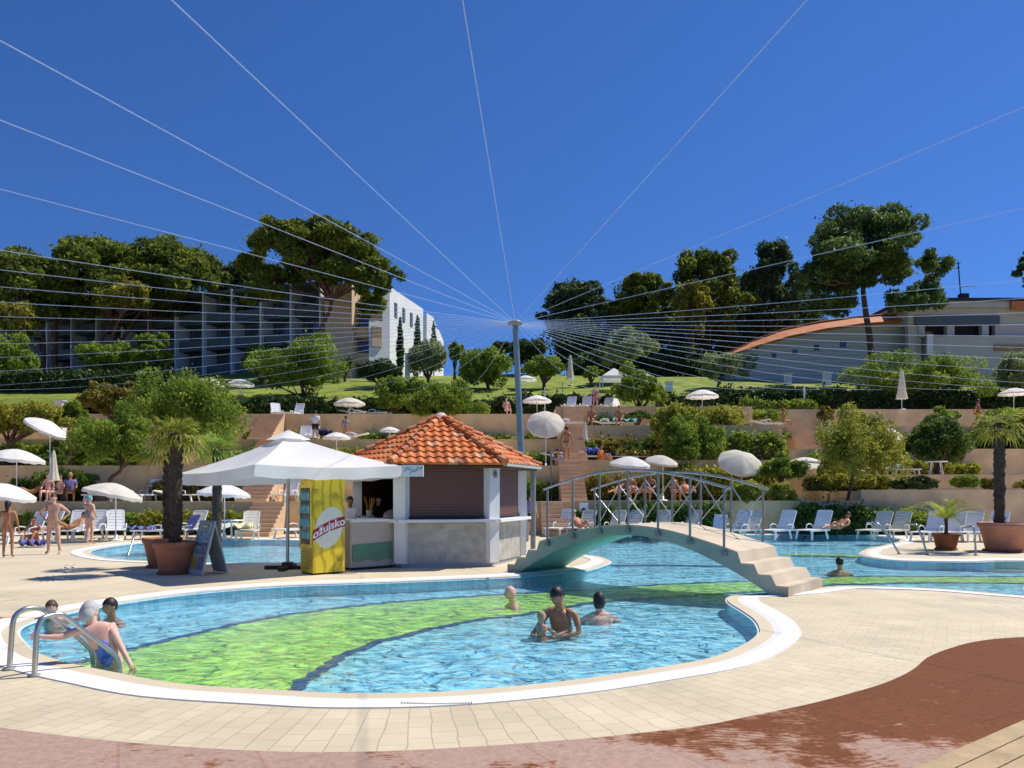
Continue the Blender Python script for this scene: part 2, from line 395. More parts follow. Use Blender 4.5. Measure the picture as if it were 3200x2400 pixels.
mx = N.new('ShaderNodeMixShader'); L.new(fr.outputs[0], mx.inputs[0]); L.new(tr.outputs[0], mx.inputs[1]); L.new(gl.outputs[0], mx.inputs[2])
L.new(mx.outputs[0], N['Material Output'].inputs['Surface'])
M['water'] = m
for o in M['_w']: o.data.materials.append(m)
# near pavers: joints follow the curve of the pool
_o = resample(poolA+[poolA[0]], 1400)[:-1]; _a = np.array([(p.x,p.y) for p in _o])
for _i in range(2600): _a = .5*_a+.25*(np.roll(_a,1,0)+np.roll(_a,-1,0))
segA = _a; segB = np.roll(segA, -1, 0)
sl = np.linalg.norm(segB-segA, axis=1); cum = np.concatenate([[0], np.cumsum(sl)[:-1]])
def nearest(pts):
    best = np.full(len(pts), 1e9); arc = np.zeros(len(pts))
    for a, b, l, c0 in zip(segA, segB, sl, cum):
        ab = b-a; t = np.clip(((pts-a)@ab)/max(l*l,1e-9), 0, 1)
        q = a+t[:,None]*ab; d = np.linalg.norm(pts-q, axis=1); k = d < best
        best[k] = d[k]; arc[k] = c0+t[k]*l
    return best, arc
def inside(pts, poly):
    x, y = pts[:,0], pts[:,1]; c = np.zeros(len(pts), bool); j = len(poly)-1
    for i in range(len(poly)):
        xi, yi, xj, yj = poly[i].x, poly[i].y, poly[j].x, poly[j].y
        k = ((yi > y) != (yj > y)) & (x < (xj-xi)*(y-yi)/((yj-yi) if abs(yj-yi) > 1e-12 else 1e-12)+xi); c ^= k; j = i
    return c
st = .1; gx = np.arange(-9, 13, st); gy = np.arange(3.2, 13, st)
gp = np.array([(x,y) for y in gy for x in gx]); dist, arc = nearest(gp); ins = inside(gp, poolA)
_t = np.array([(p.x,p.y) for p in poolA]); _s = (segA, segB, sl, cum); segA = _t; segB = np.roll(_t,-1,0); sl = np.linalg.norm(segB-segA, axis=1); cum = sl*0; tdist, _ = nearest(gp)
keep = (~ins) | (dist < .01)
nx, ny = len(gx), len(gy); faces = []
okv = (~ins) & (tdist > .27)
for j in range(ny-1):
    for i in range(nx-1):
        q = (j*nx+i, j*nx+i+1, (j+1)*nx+i+1, (j+1)*nx+i)
        if okv[q[0]] and okv[q[1]] and okv[q[2]] and okv[q[3]]:
            ar = arc[list(q)]
            faces.append(q)
me = bpy.data.meshes.new('paver_band'); me.from_pydata([(p[0],p[1],.004) for p in gp], [], faces)
uvl = me.uv_layers.new(name='UVMap'); li = np.zeros(len(me.loops), dtype=np.int32); me.loops.foreach_get('vertex_index', li)
uvs = np.stack([dist[li], arc[li]], 1).astype(np.float32).ravel(); uvl.data.foreach_set('uv', uvs)
bm = bmesh.new(); bm.from_mesh(me); bmesh.ops.delete(bm, geom=[v for v in bm.verts if not v.link_faces], context='VERTS'); bm.to_mesh(me); bm.free()
pv = bpy.data.objects.new('paver_band', me); COL.objects.link(pv); tag(pv, kind='structure')
m, nt, b, N, L = new_mat('beige_pavers'); b.inputs['Roughness'].default_value = .8
uv = N.new('ShaderNodeUVMap'); br = N.new('ShaderNodeTexBrick'); br.inputs['Scale'].default_value = 1
br.inputs['Brick Width'].default_value = .24; br.inputs['Row Height'].default_value = .125; br.inputs['Mortar Size'].default_value = .0035; br.offset = .5
br.inputs['Mortar Smooth'].default_value = .3
br.inputs['Color1'].default_value = (.58,.495,.335,1); br.inputs['Color2'].default_value = (.64,.545,.375,1); br.inputs['Mortar'].default_value = (.40,.33,.24,1)
L.new(uv.outputs[0], br.inputs['Vector'])
nz = N.new('ShaderNodeTexNoise'); nz.inputs['Scale'].default_value = 1.0; nz.inputs['Detail'].default_value = 10
g = N.new('ShaderNodeNewGeometry'); L.new(g.outputs['Position'], nz.inputs['Vector'])
mr = N.new('ShaderNodeMapRange'); mr.inputs[1].default_value = .3; mr.inputs[2].default_value = .7; mr.inputs[3].default_value = .82; mr.inputs[4].default_value = 1.05; L.new(nz.outputs['Fac'], mr.inputs[0])
ml = N.new('ShaderNodeMixRGB'); ml.blend_type = 'MULTIPLY'; ml.inputs[0].default_value = 1; L.new(br.outputs['Color'], ml.inputs[1]); L.new(mr.outputs[0], ml.inputs[2])
L.new(ml.outputs[0], b.inputs['Base Color'])
bp = N.new('ShaderNodeBump'); bp.inputs['Strength'].default_value = .35; bp.inputs['Distance'].default_value = .004; bp.invert = True; L.new(br.outputs['Fac'], bp.inputs['Height']); L.new(bp.outputs[0], b.inputs['Normal'])
me.materials.append(m)
# brown stamped concrete walk
bnd = catmull([G(*q) for q in [(-500,1480),(-250,1535),(0,1575),(275,1607),(543,1625),(760,1628),(966,1620),(1173,1606),(1344,1591),(1520,1570),(1630,1548),(1729,1528),(1817,1506),(1911,1478),(1970,1450),(2005,1422),(2051,1403),(2114,1387),(2212,1378),(2500,1366),(3400,1352)]], False, 8)
wlk = [Vector((p.x,p.y,0)) for p in bnd]+[Vector((40,10,0)), Vector((40,-20,0)), Vector((-40,-20,0)), Vector((-40,6,0))]
wb = MB(); wb.add([(p.x,p.y,.012) for p in wlk], [])
for t in geometry.tessellate_polygon([wlk]):
    a,b_,c = (wlk[i] for i in t)
    if (b_-a).cross(c-a).z < 0: t = (t[0],t[2],t[1])
    wb.f.append(tuple(t)); wb.sm.append(False)
m, nt, b, N, L = new_mat('stamped_concrete')
g = N.new('ShaderNodeNewGeometry')
def node(t, **k):
    x = N.new(t)
    for a_, v_ in k.items(): x.inputs[a_].default_value = v_
    return x
warp = node('ShaderNodeTexNoise', Scale=1.1, Detail=2.0); L.new(g.outputs['Position'], warp.inputs['Vector'])
addv = N.new('ShaderNodeMixRGB'); addv.blend_type = 'ADD'; addv.inputs[0].default_value = .5; L.new(g.outputs['Position'], addv.inputs[1]); L.new(warp.outputs['Color'], addv.inputs[2])
wv = node('ShaderNodeTexWave', Scale=6.5, Distortion=5.5, Detail=2.5); wv.wave_type = 'RINGS'; wv.inputs['Detail Scale'].default_value = 1.4
vr = node('ShaderNodeTexVoronoi', Scale=1.7); L.new(addv.outputs[0], vr.inputs['Vector'])
L.new(vr.outputs['Position'], wv.inputs['Vector'])
sub = N.new('ShaderNodeVectorMath'); sub.operation = 'SUBTRACT'; L.new(addv.outputs[0], sub.inputs[0]); L.new(vr.outputs['Position'], sub.inputs[1]); L.new(sub.outputs[0], wv.inputs['Vector'])
wet = node('ShaderNodeTexNoise', Scale=.85, Detail=9.0, Roughness=.68); L.new(g.outputs['Position'], wet.inputs['Vector'])
sep = N.new('ShaderNodeSeparateXYZ'); L.new(g.outputs['Position'], sep.inputs[0])
gr = node('ShaderNodeMapRange'); gr.inputs[1].default_value = 4.6; gr.inputs[2].default_value = 6.6; gr.inputs[3].default_value = -.03; gr.inputs[4].default_value = .16; L.new(sep.outputs['Y'], gr.inputs[0])
gx2 = node('ShaderNodeMapRange'); gx2.inputs[1].default_value = -1.0; gx2.inputs[2].default_value = 4.5; gx2.inputs[3].default_value = -.03; gx2.inputs[4].default_value = .10; L.new(sep.outputs['X'], gx2.inputs[0])
s0 = N.new('ShaderNodeMath'); s0.operation = 'ADD'; L.new(gx2.outputs[0], s0.inputs[0]); L.new(gr.outputs[0], s0.inputs[1])
s1 = N.new('ShaderNodeMath'); s1.operation = 'ADD'; L.new(wet.outputs['Fac'], s1.inputs[0]); L.new(s0.outputs[0], s1.inputs[1])
s2 = N.new('ShaderNodeMath'); s2.operation = 'MULTIPLY_ADD'; s2.inputs[1].default_value = .045; L.new(wv.outputs['Fac'], s2.inputs[0]); L.new(s1.outputs[0], s2.inputs[2])
rp = N.new('ShaderNodeValToRGB'); e = rp.color_ramp.elements; e[0].position = .545; e[0].color = (.42,.285,.225,1); e[1].position = .615; e[1].color = (.185,.07,.032,1)
x = e.new(.58); x.color = (.31,.155,.095,1)
L.new(s2.outputs[0], rp.inputs[0])
br = N.new('ShaderNodeTexBrick'); br.inputs['Scale'].default_value = 1; br.inputs['Brick Width'].default_value = 1.6; br.inputs['Row Height'].default_value = .8; br.inputs['Mortar Size'].default_value = .012
br.inputs['Color1'].default_value = (1,1,1,1); br.inputs['Color2'].default_value = (.9,.9,.9,1); br.inputs['Mortar'].default_value = (.82,.74,.70,1)
mpp = N.new('ShaderNodeMapping'); mpp.inputs['Rotation'].default_value = (0,0,R(62)); L.new(g.outputs['Position'], mpp.inputs['Vector']); L.new(mpp.outputs[0], br.inputs['Vector'])
ml = N.new('ShaderNodeMixRGB'); ml.blend_type = 'MULTIPLY'; ml.inputs[0].default_value = .8; L.new(rp.outputs[0], ml.inputs[1]); L.new(br.outputs['Color'], ml.inputs[2]); sp = node('ShaderNodeTexNoise', Scale=22.0, Detail=8.0, Roughness=.75); L.new(g.outputs['Position'], sp.inputs['Vector'])
spr = node('ShaderNodeMapRange'); spr.inputs[1].default_value = .35; spr.inputs[2].default_value = .65; spr.inputs[3].default_value = .78; spr.inputs[4].default_value = 1.12; L.new(sp.outputs['Fac'], spr.inputs[0])
ml2 = N.new('ShaderNodeMixRGB'); ml2.blend_type = 'MULTIPLY'; ml2.inputs[0].default_value = 1; L.new(ml.outputs[0], ml2.inputs[1]); L.new(spr.outputs[0], ml2.inputs[2]); L.new(ml2.outputs[0], b.inputs['Base Color'])
rr = N.new('ShaderNodeMapRange'); rr.inputs[1].default_value = .57; rr.inputs[2].default_value = .66; rr.inputs[3].default_value = .9; rr.inputs[4].default_value = .75; L.new(s2.outputs[0], rr.inputs[0]); L.new(rr.outputs[0], b.inputs['Roughness'])
b.inputs['Specular IOR Level'].default_value = .08
bp = N.new('ShaderNodeBump'); bp.inputs['Strength'].default_value = .15; bp.inputs['Distance'].default_value = .006; L.new(wv.outputs['Fac'], bp.inputs['Height']); L.new(bp.outputs[0], b.inputs['Normal'])
tag(wb.build('brown_walkway', m), kind='structure')
# timber boardwalk in the near right corner
dk = thing('boardwalk', 'pale timber boardwalk in the near right corner beside the brown paving', 'boardwalk')
p0 = G(1985,1672); p1 = G(2260,1548); d_ = (p1-p0).normalized(); n_ = Vector((d_.y,-d_.x,0))
for i in range(9):
    q = MB(); a = p0-d_*1.5+n_*(.07+i*.15); e_ = p0+d_*5+n_*(.07+i*.15)
    # boards run away from the edge line
    q.bar(a+Vector((0,0,.035)), e_+Vector((0,0,.035)), .14, .03); q.build('plank', M['wood'], dk)
dg_ = thing('drain_grille', 'row of small dark drain slots along the near white pool rim', 'drain', G(940,1524)+Vector((0,0,.018)))
q = MB()
for k in range(26):
    u_ = 868+k*6; p_ = G(u_, 1524.5-((k-13)**2)*.012)-dg_.location; q.box((p_.x,p_.y,.0),(.010,.032,.004))
q.build('slots', M['dark'], dg_)
# ================= TERRACES =================
M['terr_wall'] = mat('tan_retaining_wall', (.76,.53,.27), .85, .16, 1.3, .2, 12, detail=9)  # warm light bounced off the terrace floors is mixed into this tan
M['terr_wall_r'] = mat('painted_shade_retaining_wall', (.66,.49,.30), .85, .18, 1.3, .2, 12, detail=9)  # greyer copy of the wall tan, with shade put into the colour
M['terr_floor'] = mat('tan_terrace_paving', (.70,.54,.33), .85, .08, 1.0)
M['grass'] = mat('lawn_grass', (.15,.21,.022), .95, .3, .9, .9, 18, c2=(.21,.25,.03), detail=8)
xs_c = X(1175, 31); 
# sections: (x0,x1,[(y0,z),...]) edge line y0 and top z of each level
SECT = [('left', -62, X(1218,38), [(31,1.29),(35.5,2.96),(40,4.55),(45,6.45)]),
        ('middle', X(1218,38), 14.6, [(31,1.32),(35.5,3.23),(40,5.3),(45,6.9)]),
        ('right', 14.6, 64, [(31,1.78),(34,2.49),(39,3.97),(43,5.5),(46.5,6.9)])]
LVN = ['lowest','second lowest','third','top','uppermost']
for nm, x0, x1, lv in SECT:
    for i, (y, z) in enumerate(lv):
        y1 = lv[i+1][0] if i+1 < len(lv) else 50.6
        zb = lv[i-1][1]-.1 if i else -.5
        yo = y
        w = MB(); w.box(((x0+x1)/2, y+.15, (z+zb)/2+.03), (x1-x0-.004, .30, z-zb+.06))
        tag(w.build('retaining_wall', M['terr_wall_r'] if nm == 'right' else M['terr_wall']),
            'plain rendered retaining wall carrying the %s terrace on the %s part of the hillside' % (LVN[i], nm), 'wall', 'retaining walls of the terraces')
        t = MB(); t.box(((x0+x1)/2, (y+.30+y1)/2, z/2-1), (x1-x0-.004, y1-y-.30, z+2)); tag(t.build('terrace', M['terr_floor']), kind='structure')
def gz(x, y):
    if y < 31: return 0.0
    if y >= 51: return float(np.interp(y, [51,57,64,70,74], [8.0,9.6,11.4,12.8,13.3]))
    for nm, x0, x1, lv in SECT:
        if x0 <= x < x1:
            z = 0
            for yy, zz in lv:
                if y >= yy: z = zz
            return z
    return 0
# lawn slope and hilltop, one sheet
ly = [50.6,51,54,57,60,64,67,70,74,82,95,130,200]; lz = [7.6,8.0,8.8,9.6,10.4,11.4,12.1,12.8,13.3,13.5,13.5,12,4]
lx = np.linspace(-160,160,65); lb = MB(); vs = []
for j,(y,z) in enumerate(zip(ly,lz)):
    for i,x in enumerate(lx): vs.append((x,y,z+(.12*math.sin(x*.21+j)+.08*math.sin(x*.53+j*2) if 0<j else 0)))
n = len(lx); lb.add(vs, [(j*n+i,j*n+i+1,(j+1)*n+i+1,(j+1)*n+i) for j in range(len(ly)-1) for i in range(n-1)], True)
tag(lb.build('lawn_hillside', M['grass']), kind='structure')
# stairs set into the terraces
def stairs(label, xc, w, y0, z0, z1, m):
    n = max(3, int(round((z1-z0)/.17))); r_ = (z1-z0)/n
    t = thing('staircase', label, 'stairs', (xc, y0, z0))
    sb = MB()
    for i in range(n):
        sb.box((0, -n*.27+i*.27+.135+( n-i-1)*.135*0, r_*(i+1)/2), (w, .27, r_*(i+1)-.002*i))
    sb.build('steps', m, t)
    for s in ():
        q = MB(); L0 = n*.27
        q.add([(s*w/2-.0*s,-L0-.1,-.02),(s*w/2+.12*s,-L0-.1,-.02),(s*w/2+.12*s,0,-.02),(s*w/2,0,-.02),
               (s*w/2,-L0-.1,.20),(s*w/2+.12*s,-L0-.1,.20),(s*w/2+.12*s,0,z1-z0+.08),(s*w/2,0,z1-z0+.08)],
              [(0,3,2,1),(4,5,6,7),(0,1,5,4),(1,2,6,5),(2,3,7,6),(3,0,4,7)] if s > 0 else [(0,1,2,3),(7,6,5,4),(4,5,1,0),(5,6,2,1),(6,7,3,2),(7,4,0,3)])
        q.build('side_wall', M['terr_wall'], t)
M['step'] = mat('step_stone', (.62,.42,.25), .85, .1, 1.5)
stairs('tan steps climbing to the lowest terrace behind the big white canopy', X(575,30.5), 1.35, 30.98, 0, 1.32, M['step'])
stairs('tan steps climbing to the second terrace left of the red tiled roof', X(578,35), 1.35, 35.48, 1.29, 2.99, M['step'])
stairs('tan steps climbing to the third terrace above the big white canopy', X(582,39.5), 1.35, 39.98, 2.96, 4.58, M['step'])
stairs('tan steps climbing to the top terrace under the grey loungers at left', X(586,44.5), 1.35, 44.98, 4.55, 6.48, M['step'])
stairs('tan steps climbing to the lowest terrace left of the footbridge', X(1200,30.5), 1.2, 30.98, 0, 1.35, M['step'])
stairs('tan steps climbing to the second terrace beside the floodlight post', X(1232,35), 1.1, 35.48, 1.32, 3.26, M['step'])
stairs('tan steps climbing to the third terrace right of the tilted parasol', X(1236,39.5), 1.1, 39.98, 3.23, 5.33, M['step'])
stairs('tan steps climbing to the top terrace under the three white loungers', X(1236,44.5), 1.1, 44.98, 5.3, 6.93, M['step'])
stairs('tan steps beside the right hand hedge climbing to the fourth terrace', X(1727,42.6), 1.4, 42.98, 3.97, 5.53, M['step'])
# ================= KIOSK =================
KC = Vector((-1.80, 18.74, 0)); KPHI = R(10)
kr = thing('drinks_kiosk', 'hexagonal white kiosk with orange tiled roof and brown roller shutters on the poolside', 'kiosk', KC, KPHI)
def hexv(rad, z): return [Vector((rad*math.cos(R(-120+60*i)), rad*math.sin(R(-120+60*i)), z)) for i in range(6)]
BR = 2.10   # circumradius of the body (= side)
hv = hexv(BR, 0)
# face i lies between hv[i] and hv[i+1]; face 0 is the front, 1 right front, 2 right back, 3 back, 4 left back, 5 left front
q = MB(); q.prism([(p.x*.985,p.y*.985) for p in hv], 0, .10); q.build('base_course', M['grey_wall'], kr)
for i in range(6):
    a, b_ = hv[i], hv[(i+1)%6]; mid = (a+b_)/2; ang = math.atan2((b_-a).y, (b_-a).x); n_ = Vector((mid.x,mid.y,0)).normalized()
    L_ = (b_-a).length
    if i != 5:
        w = MB(); w.box(mid-n_*.06+Vector((0,0,.555)), (L_-.27, .12, .91), ang); w.build('stone_panel', M['stone_wall'], kr)
        s_ = MB(); s_.box(mid-n_*.07+Vector((0,0,1.72)), (L_-.34, .05, 1.12), ang); s_.build('roller_shutter', M['shutter'], kr)
        f_ = MB()
        for sgn in (-1,1):
            c_ = mid+(b_-a).normalized()*sgn*(L_/2-.15)-n_*.05; f_.box(c_+Vector((0,0,1.72)), (.045,.07,1.12), ang)
        f_.box(mid-n_*.05+Vector((0,0,1.145)), (L_-.26,.09,.04), ang)
        f_.build('shutter_frame', M['dark'], kr)
    else:
        w = MB(); w.box(mid-n_*.06+Vector((0,0,.555)), (L_-.27, .12, .91), ang); w.build('stone_panel', M['white_wall'], kr)
    q = MB(); q.box(mid+n_*.02+Vector((0,0,1.065)), (L_+.10, .42, .07), ang); q.build('counter', M['white_wall'], kr)
    q = MB(); q.box(mid-n_*.10+Vector((0,0,2.34)), (L_-.05, .16, .12), ang); q.build('lintel', M['dark'], kr)
for i, p in enumerate(hv):
    a = math.atan2(p.y, p.x); q = MB()
    q.box((p.x*.985, p.y*.985, 1.70), (.22,.30,1.20), a)
    q.box((p.x*.985, p.y*.985, .565), (.22,.26,.93), a)
    pl = q.build('pillar', M['white_wall'], kr)
    if i in (0,1):
        lp = MB(); lp.sphere((p.x*1.05, p.y*1.05, 2.12), (.05,.05,.08), 10, 8); lp.box((p.x*1.03,p.y*1.03,2.20),(.10,.06,.04),a); lp.build('wall_lamp', M['greymetal'], pl)
# interior shelf unit seen through the open hatch
q = MB(); q.box((-.2,.7,1.25),(1.6,.3,2.1)); q.box((.7,-.2,1.0),(.3,1.2,1.8)); q.build('back_shelf', M['greymetal'], kr)
fl = MB(); fl.prism([(p.x*.93,p.y*.93) for p in hv], .10, .14); fl.build('floor', M['grey_wall'], kr)
# roof: six tiled slopes
ER = 2.56; EZ = 2.34; AZ = 3.58
rf = MB(); ap = Vector((0,0,AZ))
ev = hexv(ER, EZ)
cl = MB(); cl.prism([(p.x*.97,p.y*.97) for p in ev], EZ-.07, EZ-.02); roof = cl.build('roof', M['wood'], kr); roof.data.materials.clear(); roof.data.materials.append(mat('roof_soffit',(.10,.065,.04),.8))
def tile_shader():
    m, nt, b, N, L = new_mat('roof_tile'); b.inputs['Roughness'].default_value = .65
    vc = N.new('ShaderNodeAttribute'); vc.attribute_name = 'tilevar'
    r_ = N.new('ShaderNodeValToRGB'); e = r_.color_ramp.elements; e[0].position = 0; e[0].color = (.30,.075,.025,1); e[1].position = 1; e[1].color = (.62,.34,.20,1)
    for p_, c_ in ((.35,(.56,.145,.025,1)),(.75,(.70,.215,.045,1)),(.92,(.60,.26,.10,1))): x = e.new(p_); x.color = c_
    L.new(vc.outputs['Fac'], r_.inputs[0])
    nz = N.new('ShaderNodeTexNoise'); nz.inputs['Scale'].default_value = 9; nz.inputs['Detail'].default_value = 5
    g = N.new('ShaderNodeNewGeometry'); L.new(g.outputs['Position'], nz.inputs['Vector'])
    mr = N.new('ShaderNodeMapRange'); mr.inputs[1].default_value = .3; mr.inputs[2].default_value = .75; mr.inputs[3].default_value = .7; mr.inputs[4].default_value = 1.15; L.new(nz.outputs['Fac'], mr.inputs[0])
    ml = N.new('ShaderNodeMixRGB'); ml.blend_type = 'MULTIPLY'; ml.inputs[0].default_value = 1; L.new(r_.outputs[0], ml.inputs[1]); L.new(mr.outputs[0], ml.inputs[2]); L.new(ml.outputs[0], b.inputs['Base Color'])
    return m
M['tile'] = tile_shader()
def set_tilevar(o, vals):
    at = o.data.attributes.new('tilevar', 'FLOAT', 'FACE'); at.data.foreach_set('value', vals)
ROWS = 9; TW = .21
for i in range(6):
    a, b_ = ev[i], ev[(i+1)%6]; t_ = (b_-a).normalized(); mid = (a+b_)/2; up = (ap-mid); SL = up.length; up = up.normalized(); nn = t_.cross(up).normalized()
    if nn.z < 0: nn = -nn
    m_ = MB(); vals = []
    half = (b_-a).length/2
    for r_ in range(ROWS):
        s0 = SL*r_/ROWS-.03; s1 = SL*(r_+1)/ROWS
        h0 = half*(1-max(0,s0)/SL)+.02
        k = int(h0*2/TW)+2
        for c in range(-k//2-1, k//2+2):
            x0 = c*TW; tv = random.random()
            if random.random() < .12: tv = random.choice((.02,.97))
            else: tv = .25+.6*tv
            ns = 5
            row0 = []; row1 = []; base = []
            for j in range(ns+1):
                xx = x0+TW*j/ns; ph = 2*math.pi*j/ns
                hgt = .045*(.5+.5*math.cos(ph))
                xa = max(-h0, min(h0, xx)); hb = half*(1-min(SL,s1)/SL)+.02; xb = max(-hb, min(hb, xx))
                row0.append(mid+t_*xa+up*s0+nn*(hgt+.055)); row1.append(mid+t_*xb+up*s1+nn*(hgt*.9+.02)); base.append(mid+t_*xa+up*s0+nn*(.01))
            if (row0[0]-row0[-1]).length < .02: continue
            nf = len(m_.f)
            m_.add(row0+row1+base, [(j,j+1,ns+1+j+1,ns+1+j) for j in range(ns)]+[(2*ns+2+j,2*ns+3+j,j+1,j) for j in range(ns)])
            vals += [tv]*(len(m_.f)-nf)
    o = m_.build('tile_slope', M['tile'], roof); set_tilevar(o, vals)
    # hip tiles
    h_ = MB(); vals = []; c0 = ev[i]; dv = (ap-c0); HL = dv.length; dv.normalize(); K = 10
    for k in range(K):
        p0 = c0+dv*(HL*k/K-.03)+Vector((0,0,.06+.02)); p1 = c0+dv*(HL*(k+1)/K)+Vector((0,0,.045))
        nf = len(h_.f); h_.tube([p0,p1],[.098,.078],8); vals += [random.choice((.1,.3,.5,.9,.75))]*(len(h_.f)-nf)
    o = h_.build('hip_tiles', M['tile'], roof); set_tilevar(o, vals)
q = MB(); q.lathe([(0,AZ+.16),(.09,AZ+.14),(.17,AZ+.05),(.20,AZ-.04),(.0,AZ-.04)], n=12); q.build('roof_cap', mat('pale_mortar', (.66,.55,.50), .8, .1), roof)
g_ = MB()
for i in (1,):
    a, b_ = ev[i], ev[i+1]; g_.bar(a+Vector((0,0,.02)), b_+Vector((0,0,.02)), .10, .09)
g_.build('gutter', M['grey_wall'], kr)
q = MB(); q.tube([(ev[2].x*.93, ev[2].y*.93, 0), (ev[2].x*.93, ev[2].y*.93, 2.3)], .07, 10); q.build('shaded_pillar', M['greymetal'], kr)  # grey upright standing in for the shaded right corner pillar
# small sign box hanging from the eave, blue squiggles on white
sg = thing('eave_sign', 'small grey white sign box with blue squiggles hanging under the tiled eave', 'sign', P(892,1017,16.15), R(2))
q = MB(); q.box((0,0,0),(.46,.10,.25)); q.build('sign_box', M['white_wall'], sg)
q = MB()
for k, (x0, zz) in enumerate(((-.17,.03),(-.05,-.02),(.08,.04))):
    q.tube([(x0,-.056,zz-.05),(x0+.04,-.058,zz+.04),(x0+.08,-.058,zz-.02),(x0+.12,-.056,zz+.03)], .011, 6)
q.build('squiggle', M['cloth_teal'], sg)
# ================= BIG SQUARE PARASOL =================
pr = thing('market_parasol', 'large square off white canopy on a pole beside the tiled kiosk', 'parasol', (-5.0,16.5,0))
C0 = Vector((-5.0,16.5,0))
Lc = P(382,1024,16.5)-C0; Fc = P(550,1003,14.05)-C0; Rc = P(868,1006,16.3)-C0; Bc = Vector((.1,2.5,2.25)); Ac = P(623,940,16.5)-C0
q = MB(); corners = [Lc,Fc,Rc,Bc]
NS = 8
for i in range(4):
    a, b_ = corners[i], corners[(i+1)%4]; vs = []; 
    for r_ in range(NS+1):
        t = r_/NS
        for c in range(NS+1):
            s = c/NS; e = a.lerp(b_, s); p = Ac.lerp(e, t); sag = .10*math.sin(math.pi*s)*t*(1 if t < 1 else .6); p = p-Vector((0,0,sag+.05*math.sin(math.pi*t)))
            vs.append(p)
    q.add(vs, [(r_*(NS+1)+c,(r_+1)*(NS+1)+c,(r_+1)*(NS+1)+c+1,r_*(NS+1)+c+1) for r_ in range(NS) for c in range(NS)], True)
can = q.build('canopy', M['canvas'], pr)
q = MB()
for i in range(4):
    a, b_ = corners[i], corners[(i+1)%4]; vs = []; n_ = 16
    for c in range(n_+1):
        s = c/n_; e = a.lerp(b_, s)-Vector((0,0,.06*math.sin(math.pi*s))); out = Vector((e.x,e.y,0)).normalized()*(.02+.02*math.sin(s*19+i))
        vs += [e+Vector((0,0,.004)), e+out+Vector((0,0,-.24+.012*math.sin(s*25+i)))]
    q.add(vs, [(2*c,2*c+1,2*c+3,2*c+2) for c in range(n_)], True)
q.build('valance', M['canvas'], can)
q = MB(); q.lathe([(0,.10),(.5,-.12)], c=(Ac.x,Ac.y,Ac.z+.02), n=4); q.build('vent_cap', M['canvas'], can)
q = MB(); q.tube([(0,0,.05),(0.02,0,2.9)], .035, 10); q.build('pole', M['steel'], pr)
q = MB()
for c_ in corners: q.bar(Vector((0,0,2.88)), c_+Vector((0,0,-.05)), .03, .03); q.bar(Vector((0,0,2.1)), c_*.55+Vector((0,0,2.62*.45)), .02, .02)
q.build('ribs', M['steel'], pr)
q = MB(); q.box((0,0,.04),(1.0,.12,.08)); q.box((0,0,.045),(.12,1.0,.075)); q.box((0,0,.1),(.2,.2,.12)); q.build('base', M['dark'], pr)
# ================= YELLOW FRIDGE =================
def text_mesh(body, size, m, parent, place, bold=.0, name='lettering', fn=None, ext=.004):
    cu = bpy.data.curves.new('t', 'FONT'); cu.body = body; cu.size = size; cu.align_x = 'CENTER'; cu.align_y = 'CENTER'; cu.extrude = ext; cu.offset = bold; cu.resolution_u = 3
    o = bpy.data.objects.new('t', cu); me = bpy.data.meshes.new_from_object(o); bpy.data.objects.remove(o); bpy.data.curves.remove(cu)
    for v in me.vertices: v.co = place @ (Vector(fn(v.co)) if fn else v.co)
    me.name = name; me.materials.clear(); me.materials.append(m); x = bpy.data.objects.new(name, me); COL.objects.link(x); x.parent = parent; return x
fc = G(676,1243); FA = R(40)
fr_ = thing('drinks_fridge', 'tall yellow drinks fridge with a white oval emblem and red ribbon, under the big canopy', 'fridge', fc, FA)
def yellow_side():
    m, nt, b, N, L = new_mat('yellow_print'); b.inputs['Roughness'].default_value = .35
    g = N.new('ShaderNodeTexCoord'); w = N.new('ShaderNodeTexWave'); w.inputs['Scale'].default_value = 1.4; w.inputs['Distortion'].default_value = 7; w.inputs['Detail'].default_value = 2
    L.new(g.outputs['Object'], w.inputs['Vector']); r_ = N.new('ShaderNodeValToRGB'); e = r_.color_ramp.elements
    e[0].position = .0; e[0].color = (.50,.36,.012,1); e[1].position = .5; e[1].color = (.78,.60,.03,1); x = e.new(.22); x.color = (.72,.54,.02,1)
    L.new(w.outputs['Fac'], r_.inputs[0]); L.new(r_.outputs[0], b.inputs['Base Color']); return m
M['yellow'] = yellow_side(); M['leafprint'] = mat('dark_leaf_print', (.40,.30,.02), .4); M['emblem'] = mat('emblem_white', (.74,.76,.62), .4, .04); M['ribbon'] = mat('emblem_red', (.36,.02,.03), .4); M['letter'] = mat('letter_white', (.85,.82,.84), .4, .02)
W_, D_ = .72, .60
q = MB(); q.box((W_/2,D_/2,1.02),(W_,D_,1.96)); body = q.build('cabinet', M['yellow'], fr_)
q = MB(); q.box((-.012,D_/2,1.22),(.02,D_-.12,1.20)); dr = q.build('glass_door', M['glass'], fr_)
q = MB(); 
for zz in (.60,1.84): q.box((-.02,D_/2,zz),(.035,D_-.02,.06))
for yy in (.04,D_-.04): q.box((-.02,yy,1.22),(.035,.05,1.18))
q.build('door_frame', M['yellow'], dr)
q = MB(); q.box((-.035,D_-.07,1.2),(.03,.02,.5)); q.build('handle', M['steel'], dr)
q = MB()
for zz in (.82,1.08,1.35,1.62):
    for k in range(5): q.lathe([(.0,0),(.033,0),(.033,.12),(.014,.16),(.014,.19),(0,.19)], c=(-.045+.0*k,.11+k*.095,zz-.07), n=8)
q.build('bottles', M['cloth_teal'], dr)
q = MB()
for k in range(7): q.box((-.006,D_/2,.14+k*.055),(.015,D_-.1,.022))
q.build('grille', M['leafprint'], fr_)
